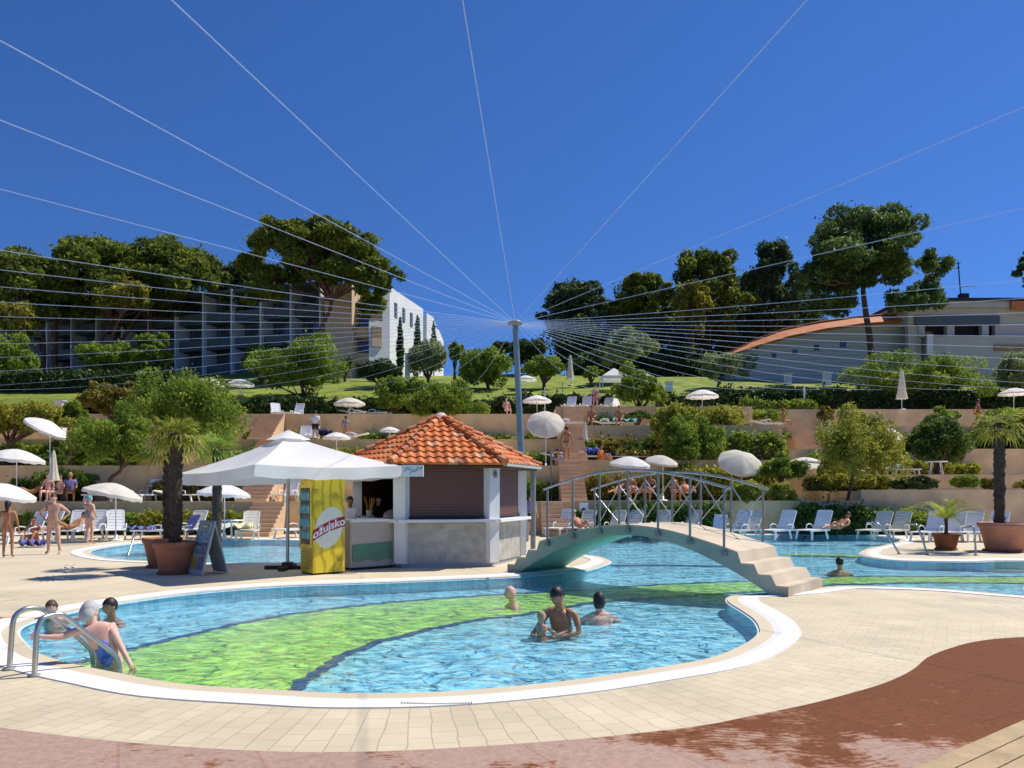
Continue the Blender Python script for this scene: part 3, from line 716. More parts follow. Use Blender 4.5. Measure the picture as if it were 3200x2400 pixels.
q = MB(); q.box((W_/2,D_/2,.02),(W_-.04,D_-.04,.04)); q.build('plinth', M['dark'], fr_)
# printed long side: local plane y=0 facing the pool, x along the side
pl4 = Matrix(((1,0,0,0),(0,0,-1,0),(0,1,0,0),(0,0,0,1)))  # text xy -> xz, facing -y
def face_poly(name, pts, m, dy, parent):
    q = MB(); n = len(pts); q.add([(x,-dy,z) for x,z in pts]+[(x,-.0005,z) for x,z in pts], [tuple(range(n))]+[(n+i,n+(i+1)%n,(i+1)%n,i) for i in range(n)]); return q.build(name, m, parent)
cx, cz = W_/2, .98
oval = [(cx+.325*math.cos(a)+.0, cz+.42*math.sin(a)+.10*math.cos(a)) for a in [2*math.pi*k/40 for k in range(40)]]
em = face_poly('emblem', oval, M['emblem'], .004, fr_)
rib = []
def arc(x, off): return cz+.02+.42*(x-cx)*.95-.35*(x-cx)**2+off
xs = [W_*k/20 for k in range(21)]
rib = [(x, arc(x,-.11)) for x in xs]+[(x, arc(x,.11)) for x in reversed(xs)]
face_poly('ribbon', rib, M['ribbon'], .008, em)
edge = [(x, arc(x,-.125)) for x in xs]+[(x, arc(x,-.112)) for x in reversed(xs)]; face_poly('ribbon_edge', edge, M['letter'], .007, em)
def bend(v): 
    x = cx+v[0]; return (x, v[1]+arc(x,0), v[2])
text_mesh('ožujsko', .235, M['letter'], em, Matrix.Translation((0,-.010,0)) @ pl4, .006, fn=bend, ext=.002)
def leaf(cx_, cz_, ang, L_, n=7):
    for k in range(n):
        a = ang+(k-n/2)*.35; dx, dz = math.cos(a), math.sin(a); w = .013
        yield [(cx_, cz_), (cx_+dx*L_*.5-dz*w, cz_+dz*L_*.5+dx*w), (cx_+dx*L_, cz_+dz*L_), (cx_+dx*L_*.5+dz*w, cz_+dz*L_*.5-dx*w)]
q = MB(); z_ = 0
for lf in (leaf(.06,1.55,-1.0,.24,6), leaf(.52,1.72,-1.6,.26,6), leaf(.55,.25,1.2,.2,5), leaf(.0,1.8,-.8,.2,5)):
    for pt in lf:
        pt = [(min(W_,max(0,x)), min(1.97,max(.08,z))) for x,z in pt]; n = len(pt); z_ += .00004; q.add([(x,-.002-z_,z) for x,z in pt], [tuple(range(n))])
q.build('leaf_print', M['leafprint'], fr_)
# ================= DISPLAY FREEZER =================
f0 = G(757,1233); f1 = G(852,1226)
fz = thing('display_freezer', 'beige serving freezer with glossy green lower front between yellow fridge and kiosk', 'freezer', f0, math.atan2(f1.y-f0.y, f1.x-f0.x))
FL = (f1-f0).length
q = MB(); q.box((FL/2,.32,.56),(FL,.62,1.0)); q.build('cabinet', M['beige_wall'] if 0 else mat('freezer_beige', (.50,.44,.36), .6, .05), fz)
q = MB(); q.box((FL/2,.30,1.085),(FL+.08,.76,.05)); q.build('top', M['white_wall'], fz)
q = MB(); n = 14
pts = [(.05,.56),(FL-.08,.60)]+[(FL-.08-(FL-.13)*k/n, .20+.025*math.sin(k*.9)) for k in range(n+1)]
q.add([(x,-.012,z) for x,z in pts]+[(x,.02,z) for x,z in pts], [tuple(reversed(range(len(pts))))]+[(i,(i+1)%len(pts),len(pts)+(i+1)%len(pts),len(pts)+i) for i in range(len(pts))])
q.build('green_panel', mat('green_gloss', (.10,.26,.16), .25, .1, 2), fz)
q = MB(); q.box((FL/2,.32,.03),(FL-.05,.55,.06)); q.build('plinth', M['dark'], fz)
# wicker cone of straws on the counter
sc_ = thing('straw_holder', 'bundle of orange brown sticks standing on the kiosk bar by the barman', 'holder', G(792,1218)+Vector((0,.35,1.1)))
q = MB(); q.lathe([(0,0),(.07,0),(.09,.18),(.085,.18),(.06,.02),(0,.02)], n=12); q.build('cup', M['grey_wall'], sc_)
q = MB()
for k in range(14):
    a = random.random()*6.28; q.tube([(0,0,.02),(math.cos(a)*.13,math.sin(a)*.13,.42+random.random()*.1)], .007, 5)
q.build('sticks', mat('amber_sticks', (.45,.22,.04), .6, .3, 20), sc_)
# ================= MENU BOARD =================
b0 = G(405,1240); b1 = G(458,1248)
mb_ = thing('menu_board', 'grey A frame menu board with blue and yellow pictures beside the terracotta pot', 'signboard', b0, math.atan2(b1.y-b0.y, b1.x-b0.x)); BW = (b1-b0).length
BW = .58
def slab(name, x0,x1, z0,z1, lean, m, parent, off=0.0, th=.03):
    q = MB(); vs = []
    for dy in (0, th):
        for x,z in ((x0,z0),(x1,z0),(x1,z1),(x0,z1)): vs.append((x, z*lean+dy-off, z))
    q.add(vs, [(0,1,2,3),(7,6,5,4),(0,4,5,1),(1,5,6,2),(2,6,7,3),(3,7,4,0)]); return q.build(name, m, parent)
fb = slab('front_board', 0,BW, .02,1.10, .26, M['grey_wall'], mb_)
slab('back_board', .0,BW, .02,1.10, -.26, M['grey_wall'], mb_, off=-.57)
slab('board_frame', -.02,.02, .0,1.12, .26, M['steel'], mb_, .008, .045); slab('board_frame', BW-.02,BW+.02, .0,1.12, .26, M['steel'], mb_, .008, .045); slab('board_frame', 0.02,BW-.02, 1.085,1.12, .26, M['steel'], mb_, .006, .04)
k_ = 0
for (x0,x1,z0,z1,mm) in ((.05,.53,.70,.92,mat('poster_blue',(.10,.18,.22),.4,.5,14,c2=(.25,.36,.38))),(.05,.53,.42,.67,mat('poster_slate',(.08,.10,.14),.4,.6,12,c2=(.2,.26,.3))),(.05,.27,.12,.39,mat('poster_yellow',(.40,.30,.06),.4,.4,12)),(.30,.53,.12,.39,mat('poster_mauve',(.20,.17,.24),.4,.4,14)),(.14,.44,.95,1.05,mat('poster_lime',(.25,.32,.05),.4,.3,10))):
    slab('poster', x0,x1,z0,z1,.26,mm,fb,.004,.003)
text_mesh('MENU', .075, M['letter'], fb, Matrix.Translation((.29,.985*.26-.012,1.0)) @ Matrix.Rotation(R(90-14.5),4,'X'), .001, ext=.001)
# ================= POTS AND PALMS =================
def pot(name, label, loc, rad, h, m, group=None):
    t = thing(name, label, 'plant pot', loc, 0, group)
    q = MB(); q.lathe([(0,0),(rad*.66,0),(rad*.70,.02),(rad*.93,h*.80),(rad*.96,h*.82),(rad*1.0,h*.83),(rad*1.03,h*.9),(rad*1.02,h),(rad*.93,h),(rad*.90,h*.9)], n=32); q.build('pot_body', m, t)
    q = MB(); q.lathe([(0,h*.9),(rad*.91,h*.88)], n=24); q.build('soil', M['soil'], t)
    q = MB(); q.lathe([(0,.0),(rad*.82,.0),(rad*.84,.05),(rad*.76,.05),(0,.045)], n=24); q.build('saucer', M['terra_dark'], t)
    return t
def fan_leaf(q, base, d, L_, droop, n=13, w=.022):
    d = d.normalized(); side = d.cross(Vector((0,0,1)));
    if side.length < .1: side = Vector((1,0,0))
    side.normalize(); up = side.cross(d)
    hub = base+d*L_*.45+Vector((0,0,-droop*.12)); q.tube([base, (base+hub)/2+up*.03, hub], [.012,.010,.008], 4)
    for k in range(n):
        a = (k/(n-1)-.5)*3.6; v = (d*math.cos(a)+side*math.sin(a)); ll = L_*.62*(1-.22*abs(k/(n-1)-.5)*2)*random.uniform(.85,1.1)
        m1 = hub+v*ll*.6+up*.02-Vector((0,0,droop*.10)); tip = hub+v*ll-Vector((0,0,droop*.42*random.uniform(.6,1.3)))
        s2 = (d*-math.sin(a)+side*math.cos(a))*w
        q.add([hub, m1-s2, tip, m1+s2], [(0,1,2,3)])
def fan_palm(label, loc, h0, h1, r, lean=(0,0), nl=26, L_=.85, leafm='leaf_palm', group=None, up_bias=.5):
    t = thing('fan_palm', label, 'palm tree', loc, 0, group)
    q = MB(); pts = []; rs = []
    K = 30
    for k in range(K+1):
        f = k/K; pts.append((lean[0]*f, lean[1]*f, h0+(h1-h0)*f)); rs.append(r*(1+.10*(k%2))*(1.0+.25*math.sin(f*2.6)-.1*f)*random.uniform(.94,1.06))
    q.tube(pts, rs, 12)
    for k in range(150):     # leaf-base stubs give the shaggy bark
        f = random.random(); a = random.random()*6.28; rr = r*1.1; c = Vector((lean[0]*f+math.cos(a)*rr, lean[1]*f+math.sin(a)*rr, h0+(h1-h0)*f))
        q.tube([c, c+Vector((math.cos(a)*.04, math.sin(a)*.04, .09))], [.022,.006], 4)
    q.build('trunk', M['palmbark'], t)
    q = MB(); top = Vector((lean[0],lean[1],h1-.03))
    for k in range(nl):
        a = k*2.399+random.uniform(-.2,.2); el = up_bias-1.5*(k/nl)+.55; d = Vector((math.cos(a)*math.cos(el), math.sin(a)*math.cos(el), math.sin(el)))
        fan_leaf(q, top, d, L_*random.uniform(.85,1.1), .55 if el < .3 else .3)
    q.build('fronds', M[leafm], t); return t
pA = G(361,1243); pB = G(337,1229); pR = G(2192,1194); pS = G(2052,1189)
pot('terracotta_pot', 'large terracotta pot in front, planted with the thick trunked palm by the menu board', pA+Vector((0,.35,0)), .425, .68, M['terra'], 'terracotta palm pots')
pot('terracotta_pot', 'terracotta pot half hidden behind the large front pot at left', pB+Vector((-.02,.4,0)), .44, .68, M['terra'], 'terracotta palm pots')
pot('terracotta_pot', 'big faded pinkish terracotta pot at the right edge on the poolside', pR+Vector((0.05,.5,0)), .68, .84, M['terra_light'], 'terracotta palm pots')
pot('terracotta_pot', 'small orange pot with a young feathery palm by the pool handrails', pS+Vector((0,.2,0)), .37, .50, M['terra_dark'], 'terracotta palm pots')
fan_palm('stout palm with shaggy dark trunk growing in the front terracotta pot at left', pA+Vector((0,.35,0)), .62, 2.95, .105, (.02,0), 30, .66, group='fan palms in pots')
fan_palm('palm just behind the stout potted palm, its trunk overlapping it on the left', pB+Vector((0.08,.4,0)), .62, 2.75, .09, (.04,0), 16, .7, group='fan palms in pots')
pC = G(468,1178); fan_palm('dark green palm whose crown rises behind the left edge of the white canopy', pC, 0, 3.15, .12, (.02,0), 26, .95, 'leaf', group='fan palms in pots')
fan_palm('tall dark trunked palm with drooping fronds in the big pot at right edge', pR+Vector((-.10,.5,0)), .8, 3.75, .115, (-.02,0), 22, .85, group='fan palms in pots', up_bias=.2)
# feathery young palm
fp = thing('feather_palm', 'young bright yellow green feather palm in the small orange pot', 'palm tree', pS+Vector((0,.2,0)))
q = MB(); q.tube([(0,0,.44),(.01,0,.65),(0,0,.95)], [.06,.045,.05], 10); q.build('trunk', M['palmbark'], fp)
q = MB()
for k in range(17):
    a = k*2.399; el = 1.25-.065*k; L_ = random.uniform(.95,1.3); d = Vector((math.cos(a),math.sin(a),0)); pts = []
    for j in range(12):
        s = j/11; pts.append(Vector((0,0,.92))+d*(L_*math.cos(el)*s+.25*L_*s*s)+Vector((0,0,L_*math.sin(el)*s-.45*L_*s*s*s)))
    q.tube(pts, [.012*(1-.7*j/11) for j in range(12)], 4)
    for j in range(1,12):
        tn = (pts[j]-pts[j-1]).normalized(); sd = tn.cross(Vector((0,0,1))).normalized()
        for sgn in (-1,1):
            for o_ in (0,.5):
                b_ = pts[j]-tn*o_*.09; ll = .30*(1-.55*j/12); tip = b_+(sd*sgn+tn*.8).normalized()*ll+Vector((0,0,.02)); mid_ = b_+(tip-b_)*.45
                q.add([b_, mid_+tn*.014, tip, mid_-tn*.014], [(0,1,2,3)])
q.build('fronds', M['leaf_palmyel'], fp)
# ================= FOOTBRIDGE =================
O_ = Vector((4.52,12.10,0)); ax = Vector((-.763,.646,0)).normalized(); BWID = 1.68; LEN = 6.04
bg = thing('footbridge', 'arched beige concrete footbridge with steps and thin metal railings over the pool', 'bridge', O_, math.atan2(ax.y, ax.x))
# local frame: +x along the bridge, width to -y (towards the back)
def topz(s):
    s = min(s, LEN-s); m_ = LEN/2
    if s < .87: return .17*(1+int(s/.29))
    f = (s-.87)/(m_-.87); return .70+.40*math.sin(f*math.pi/2)
def undz(s):
    s = min(s, LEN-s); f = max(0,(s-.30))/(LEN/2-.30); return max(-.0,.90*math.sin(min(1,f)*math.pi/2)**.92)
NSG = 60; q = MB(); ss = sorted(set([LEN*k/NSG for k in range(NSG+1)]+[x for i in range(4) for x in (.29*i, .29*i+.0001, LEN-.29*i, LEN-.29*i-.0001) if x >= 0]))
def tz(s):
    e = 1e-5; return topz(s)
sides = MB(); 
topS = [Vector((s,0,tz(s+1e-6 if s < LEN/2 else s-1e-6) if 0 < s < LEN else tz(s))) for s in ss]; 
botS = [Vector((s,0,min(undz(s), topS[i].z-.10) if undz(s) > 0 else 0.0)) for i,s in enumerate(ss)]
n = len(ss); Wv = Vector((0,-BWID,0))
for off, rev in ((Vector((0,0,0)),False),(Wv,True)):
    fs = [(i,i+1,n+i+1,n+i) for i in range(n-1)]
    if not rev: fs = [tuple(reversed(f)) for f in fs]
    sides.add([p+off for p in topS]+[p+off for p in botS], fs)
sides.build('side_beams', M['bridge_side'], bg)
dq = MB(); dq.add([p+Vector((0,.012,0)) for p in topS]+[p+Wv+Vector((0,-.012,0)) for p in topS], [(i,i+1,n+i+1,n+i) for i in range(n-1)])
dq.add([p+Vector((0,.012,0)) for p in topS]+[p+Vector((0,.012,-.03)) for p in topS], [(i,n+i,n+i+1,i+1) for i in range(n-1)])
dq.build('deck_and_steps', M['bridge'], bg)
eq_ = MB(); eq_.box((.004,-BWID/2,.084),(.012,BWID+.024,.168)); eq_.build('lowest_riser', M['bridge'], bg); eq_ = MB(); eq_.box((LEN-.004,-BWID/2,.084),(.012,BWID+.024,.168)); eq_.build('lowest_riser', M['bridge'], bg)
uq = MB(); uq.add([p for p in botS]+[p+Wv for p in botS], [(i,n+i,n+i+1,i+1) for i in range(n-1)]); uq.build('underside', M['bridge_under'], bg)
def topline(s): s2 = min(s, LEN-s); f = max(0,(s2-.6))/(LEN/2-.6); return .62+.48*math.sin(min(1,f)*math.pi/2)
for yy, nm in ((.03,'near'),(-BWID-.03,'far')):
    rl = MB(); pts = [Vector((s,yy,topline(s)+1.03)) for s in [1.0+(LEN-2.0)*k/24 for k in range(25)]]; 
    rl.tube(pts, .024, 8); h = rl.build('handrail', M['steel'], bg)
    ps = [1.0, 1.22+.0, 1.88, 2.57, 3.22, 3.86, 4.50, 5.05] if 0 else [1.1+(LEN-2.2)*k/6 for k in range(7)]
    for s in ps:
        p_ = MB(); zt = topline(s)+1.03; p_.tube([(s,yy,topline(s)-.16),(s,yy,zt)], .023, 8); p_.box((s,yy*1.0,topline(s)-.12),(.10,.07,.07)); p_.build('railing_post', M['greymetal'], bg)
    if nm == 'far':
        x_ = MB()
        for a_, b_ in zip(ps[:-1], ps[1:]):
            x_.tube([(a_,yy,topline(a_)+.10),(b_,yy,topline(b_)+.92)], .012, 6); x_.tube([(a_,yy-.02,topline(a_)+.92),(b_,yy-.02,topline(b_)+.10)], .012, 6)
        x_.build('cross_bracing', M['steel'], bg)
# ================= POOL LADDER AND HANDRAILS =================
ld = thing('pool_ladder', 'polished steel ladder handrails curving into the pool at the near left', 'pool ladder', G(47,1455))
base = G(47,1455)
def rail(uvY): return [P(u,v,Y)-base for u,v,Y in uvY]
ra = catmull(rail([(19.5,1448,7.1),(24,1390,7.1),(28,1345,7.1),(38,1325,7.13),(60,1314,7.2),(86,1315,7.3),(105,1325,7.38),(150,1362,7.5),(190,1398,7.62),(200,1418,7.64),(202,1450,7.64)]), False, 6)
rb_ = catmull(rail([(74,1462,6.85),(77,1405,6.85),(80,1362,6.86),(90,1338,6.9),(108,1330,6.97),(133,1328,7.05),(156,1343,7.13),(200,1378,7.28),(245,1412,7.4),(256,1432,7.42),(260,1462,7.42)]), False, 6)
for r_ in (ra, rb_):
    q = MB(); q.tube(r_, .024, 12); h_ = q.build('handrail', M['steel'], ld)
    q = MB(); f_ = r_[0]; q.lathe([(0,.0),(.055,.0),(.055,.02),(.03,.03),(.0,.03)], c=(f_.x,f_.y,-f_.z*0), n=14); q.build('foot_flange', M['greymetal'], h_)
q = MB()
for zz in (-.12,-.28): q.bar(ra[-1]+Vector((0,0,zz+.1)), rb_[-1]+Vector((0,0,zz+.1)), .10, .03)
q.build('rungs', M['steel'], ld)
def hrail(label, pts, grp='handrails at the far pool steps'):
    b_ = Vector(pts[0]); t = thing('pool_handrail', label, 'handrail', b_, 0, grp)
    q = MB(); q.tube([Vector(p)-b_ for p in pts], .027, 8); q.build('rail', M['steel'], t)
    q = MB(); q.lathe([(0,0),(.06,0),(.06,.02),(.03,.03),(0,.03)], n=12); q.build('foot_flange', M['greymetal'], t)
hrail('slanting steel handrail at the far pool steps, nearest the water', [G(1943,1197)]+catmull([P(1920,1160,20.7),P(1900,1135,20.9),P(1890,1129,21.0),P(1872,1129,21.2)], False, 4))
hrail('slanting steel handrail at the far pool steps, beside the lounge chairs', [G(2003,1199)]+catmull([P(1993,1165,20.4),P(1982,1138,20.5),P(1975,1132,20.6),P(1955,1131,20.8)], False, 4))
hrail('upright steel handrail post between the small pot and the big pot', [G(2108,1200)]+catmull([P(2106,1160,20.2),P(2103,1142,20.2),P(2098,1137,20.3),P(2085,1140,20.6)], False, 4))
hrail('dark slanting rail at the left end of the rear pool', [G(276,1201)]+catmull([P(283,1180,20.3),P(290,1160,20.6),P(296,1152,20.9)], False, 4), 'rear pool rails')
ff = thing('flip_flops', 'pair of small white sandals lying on the deck left of the palm shadow', 'sandals', G(152,1226)+Vector((0,0,.004)), R(30))
for s_ in (-1,1):
    q = MB(); q.sphere((s_*.07,0,.015),(.05,.13,.016),12,6); so_ = q.build('sole', M['plastic'], ff)
    q = MB(); q.tube([(s_*.07-.045,-.01,.02),(s_*.07,.06,.05),(s_*.07+.045,-.01,.02)],.008,6); q.build('strap', M['cloth_grey'], so_)
# ================= MAST WITH CABLES =================
ms = thing('cable_mast', 'tall slim grey blue mast behind the tiled roof with a fan of cables', 'mast', (.46,26,0))
q = MB(); tp = P(1113,697,26)-Vector((.46,26,0)); q.tube([(0,0,0),(tp.x*.5,0,tp.z*.5),tp], [.13,.12,.10], 14); q.build('pole', M['mast'], ms)
q = MB(); q.lathe([(0,.12),(.10,.10),(.26,.0),(.26,-.05),(.12,-.09),(0,-.09)], c=tp, n=16); q.build('head_ring', M['greymetal'], ms)
MT = P(1113,697,26); mo = Vector((.46,26,0))
angL = [2.4,14,23,30.5,41.7,51.9,60,67,74,81,88,95,102,109,116,123,130,137,145,153,162,171]
angR = [-11.5,-28.3,-45.5,-63.8,-72,-79,-85,-91,-97,-103,-109,-115,-121,-127,-133,-139,-145,-151,-158,-166]
for a in angL+angR:
    th = R(a); d = Vector((-math.sin(th), -math.cos(th), 0)); LN = 40 if abs(a) < 95 else 24.5/max(.35,abs(math.cos(th))) if abs(a) > 118 else 42
    ez = MT.z if abs(a) < 60 else (MT.z+.2 if abs(a) < 118 else MT.z+1.1)
    sag = 0 if abs(a) < 50 else (.5 if abs(a) < 118 else .75)
    pts = []; K = 14
    for k in range(K+1):
        f = k/K; p = MT+d*LN*f; p.z = MT.z+(ez-MT.z)*f-4*sag*f*(1-f); pts.append(p-mo)
    q = MB(); q.tube(pts, .0095 if abs(a) < 60 else .0095, 5, cap=False); q.build('cable', M['cable'], ms)
# ================= POSTS, SIGNS =================
fp_ = thing('floodlight_post', 'slim grey post with a floodlight arm left of the footbridge', 'lamp post', G(1191,1143))
FY = fp_.location.y
q = MB(); q.tube([(0,0,0),(0,0,Z(968,FY))], [.055,.045], 10); q.build('post', M['greymetal'], fp_)
q = MB(); zt = Z(992,FY); q.bar((0,0,zt),(.55,-.1,zt), .05,.05); q.box((.42,-.1,zt),(.34,.22,.13)); q.build('floodlight', M['steel'], fp_)
ib = thing('notice_board', 'tall tan notice panel with dark marks beside the left end of the footbridge', 'signboard', G(1152,1152), R(4))
IY = ib.location.y
q = MB(); q.box((0,0,.62),(.44,.08,1.15)); q.box((0,0,.03),(.5,.3,.06)); pn = q.build('panel', mat('tan_panel', (.58,.40,.22), .7, .08, 3), ib)
q = MB()
for k in range(5): q.tube([(.06,-.048,.35+k*.13),(.13,-.048,.40+k*.13),(.08,-.048,.43+k*.13)], .012, 5)
q.build('mark', M['leafprint'], pn)
wb_ = thing('notice_stand', 'small white notice stand with a dark mark at the stair foot behind the footbridge', 'sign', Vector((X(1261,30.2),30.2,0)))
q = MB(); q.box((0,0,.95),(.36,.06,.72)); q.tube([(0,0.0,0),(0,0.0,.6)], .03, 8); pn = q.build('panel', M['plastic'], wb_)
q = MB(); q.sphere((0,-.035,.98),(.09,.012,.12),10,8); q.build('mark', M['dark'], pn)
# ================= SUN LOUNGERS =================
def make_lounger(back=62, m='plastic', towel=None):
    t = thing('sun_lounger', '', 'sun lounger')
    q = MB()
    for k in range(9): q.box((.06+k*.135,0,.34),(.115,.60,.025))
    for s in (-1,1): q.box((.62,s*.315,.33),(1.30,.045,.06))
    q.build('seat', M[m], t)
    q = MB(); a = R(back); Rm = Matrix.Translation((1.20,0,.345)) @ Matrix.Rotation(-a,4,'Y')
    for k in range(6): q.box((.07+k*.125,0,0),(.108,.56-.02*max(0,k-3),.025), M4=Rm)
    for s in (-1,1): q.box((.38,s*.275,0),(.78,.045,.05), M4=Rm)
    q.box((.77,0,0),(.05,.46,.04), M4=Rm)
    q.build('backrest', M[m], t)
    for x, s in ((.12,-1),(.12,1),(1.05,-1),(1.05,1)):
        q = MB(); q.bar((x,s*.29,.32),(x+(.10 if x>.5 else -.08),s*.31,0),.055,.05); q.build('leg', M[m], t)
    for s in (-1,1):
        q = MB(); q.tube([(.78,s*.33,.35),(.80,s*.345,.50),(1.0,s*.35,.545),(1.22,s*.34,.50),(1.28,s*.33,.36)],.022,6); q.build('armrest', M[m], t)
    return t
PLN = {}
def loungers(rows):
    for (kind, u, v, Y, rz, label, group) in rows:
        x = X(u, Y); z = gz(x, Y)
        if kind not in PLN:
            PLN[kind] = make_lounger(*{'white':(64,'plastic'),'cream':(58,'plastic_cream'),'flat':(12,'plastic')}[kind]); p = PLN[kind]; register(p)
            p.location = (x,Y,z); p.rotation_euler = (0,0,R(rz)); p['label'] = label; p['group'] = group
        else: dup(PLN[kind], (x,Y,z), R(rz), label, group)
# deck right: backrests at u; the backrest stands about 1.3 m behind the foot end
GR = 'sun loungers round the pools'
rows = []
def lrow(lst, Y, rz, base):
    for i, it in enumerate(lst):
        u, kind, extra = it[0], it[1], it[2]; YY = it[3] if len(it) > 3 else Y; rr = it[4] if len(it) > 4 else rz
        rows.append((kind, u, 0, YY, rr, base % (ORD[i], extra), GR))
lrow([(1556,'white','with a towel over its back'),(1580,'cream','right beside a towelled one'),(1655,'white','seen end on, tall white back'),(1735,'white','just left of a sunbather'),
      (1868,'cream','pale cream backed, left one of a close pair'),(1910,'cream','pale cream backed, right one of a close pair'),(1985,'white','bluish back, left of the young palm'),(2030,'white','partly behind the young palm'),(2068,'white','bluish back, right of the young palm'),(2125,'white','partly behind the big palm pot')],
     27.0, 38, 'far right poolside lounger, %s from left, %s')
rows[-1] = rows[-1][:3]+(25.4,)+rows[-1][4:]
for k in (6,7,8): rows[k] = rows[k][:3]+(25.6,)+rows[k][4:]
lrow([(1192,'white','next to the notice panel'),(1238,'cream','carrying a red skinned sunbather'),(1306,'cream','between two railing posts'),(1345,'cream','right under the arch top'),(1408,'cream','mostly hidden by railing posts'),(1476,'cream','at the right of the arch')], 28.5, 60,
     'pale lounger behind the footbridge railing, %s from left, %s')
lrow([(-2,'white','cut by the left frame edge',24.5,70),(30,'white','behind the girl at left edge',25.3,60),(138,'white','behind the man in black briefs',26.3,100),(172,'white','narrow, beside the tall woman',26.8,95),(250,'white','upright curved back',27.0,118),(380,'cream','right of the dark palm trunk',27.5,80),(528,'cream','left of the canopy pole, draped in cream',26.5,100),(603,'white','beside the canopy pole',27.5,60)],
     27, 80, 'left rear poolside lounger, %s from left, %s')
lrow([(292,'flat','flat with a blue towel',27.2,0),(412,'flat','under a purple towel',27.6,60)], 27, 0, 'reclined white lounger beside the rear pool, %s from left, %s')
# terraces
lrow([(180,'flat','with shadow below',33,20),(290,'white','high white back under a tree',33.5,80),(425,'flat','low behind the white canopy',33,170),(520,'flat','low, right of the palm crown',33.2,170),(600,'white','above the poolside steps',33.2,80),(628,'cream','above the poolside steps',33.5,80)],33,0,
     'lowest left terrace lounger, %s from left, %s')
lrow([(1250,'flat','beside the steps, low',37.4,160),(1300,'flat','holding a navy towel',37.5,170),(1334,'white','upright bright back, left of a pair',37.6,96),(1364,'white','upright bright back, right of a pair',37.6,96),(1392,'cream','half behind a leafy tree',37.8,100)],37,0,
     'second terrace lounger behind the footbridge, %s from left, %s')
lrow([(1260,'flat','with two seated people',41.4,175),(1345,'flat','with a pale blue towel',41.4,175)],41,0,'third terrace lounger in the middle, %s from left, %s')
lrow([(1222,'white','leftmost of three on the wall top',46.6,70),(1256,'white','middle of three on the wall top',46.6,70),(1296,'cream','pale, near a person in pink',46.9,60),(1352,'cream','behind a feathery tree',47.2,110)],46,0,
     'middle top terrace lounger, %s from left, %s')
lrow([(645,'white','pale upright back',41.5,90),(664,'white','in front of a standing person',41.5,90),(720,'flat','beside a dark parasol shade',41.6,0)],41,0,'third terrace lounger above the white canopy, %s from left, %s')
lrow([(606,'white','grey shaded',46.5,120),(625,'white','grey shaded in front of hedge',46.6,80),(795,'flat','under the pale parasol',46.6,160),(840,'flat','right of the pale parasol',46.8,160)],46,0,'top left terrace lounger, %s from left, %s')
lrow([(1885,'white','yellow towel on it',35.2,100),(1947,'white','tall bright back',35.0,78),(1985,'flat','low with a dark bag',35.2,170)],35,0,'right second terrace lounger, %s from left, %s')
lrow([(1690,'flat','holding a crouching sunbather',43.9,180),(1808,'white','left of a small conical bush',45,96),(1893,'white','right of a small conical bush',45,96),(1927,'flat','at the foot of a closed parasol',45.5,170)],44,0,'right upper terrace lounger, %s from left, %s')
loungers(rows)
# towels (things lying on loungers)
def towel(label, u, Y, z, d, m, rz=0, drape=0):
    t = MB(); nx_, ny_ = 10, 6; vs = []
    for j in range(ny_+1):
        for i in range(nx_+1):
            x = (i/nx_-.5)*d[0]; y = (j/ny_-.5)*d[1]; zz = d[2]*(.5+.5*math.sin(i*1.9+j*1.3))*(.6+.4*random.random()); vs.append((x,y,zz))
    n = nx_+1; vs2 = [(x,y,-.01) for x,y,_ in vs]; k = len(vs)
    t.add(vs+vs2, [(j*n+i,j*n+i+1,(j+1)*n+i+1,(j+1)*n+i) for j in range(ny_) for i in range(nx_)]+[(k+j*n+i,k+(j+1)*n+i,k+(j+1)*n+i+1,k+j*n+i+1) for j in range(ny_) for i in range(nx_)], True)
    o = t.build('towel', M[m]); x = X(u,Y); o.location = (x,Y,gz(x,Y)+z); o.rotation_euler = (0,drape,R(rz)); tag(o, label, 'towel', 'towels on the loungers'); return o
towel('bright blue crumpled towel on a flat lounger beside the rear pool', 307, 27.2, .37, (.9,.5,.16), 'cloth_blue')
towel('purple towel hanging over a lounger just left of the menu board', 414, 27.9, .55, (.75,.5,.06), 'cloth_purple', 60, -1.0)
towel('cream towel heaped on the lounger left of the canopy pole', 528, 26.9, .42, (.7,.55,.22), 'cloth_cream', 90)
towel('navy towel on a lounger right of the orange person on the second terrace', 1310, 37.5, .37, (1.2,.5,.14), 'cloth_navy')
towel('royal blue bundle left of the orange person on the second terrace', 1281, 37.6, .45, (.7,.5,.40), 'cloth_blue')
towel('pale blue towel on the third terrace left of the feathery tree', 1350, 41.5, .37, (1.3,.5,.25), 'cloth_teal')
towel('navy and purple bundle on the third terrace above the white canopy', 700, 41.6, .37, (.9,.5,.45), 'cloth_navy')
towel('yellow towel heaped on a lounger of the right second terrace', 1877, 35.2, .40, (.6,.5,.30), 'cloth_cream')
towel('white and blue towel bundle under a parasol on the lowest left terrace', 222, 33, .45, (.8,.5,.35), 'cloth_purple')
towel('dark purple bag like towel at the feet of the girl at left', 70, 23.2, .05, (.7,.4,.26), 'cloth_purple', 20)
towel('white towel over the lounger back behind the footbridge railing', 1556, 27.8, .62, (.62,.5,.04), 'cloth_white', 60, -1.05)
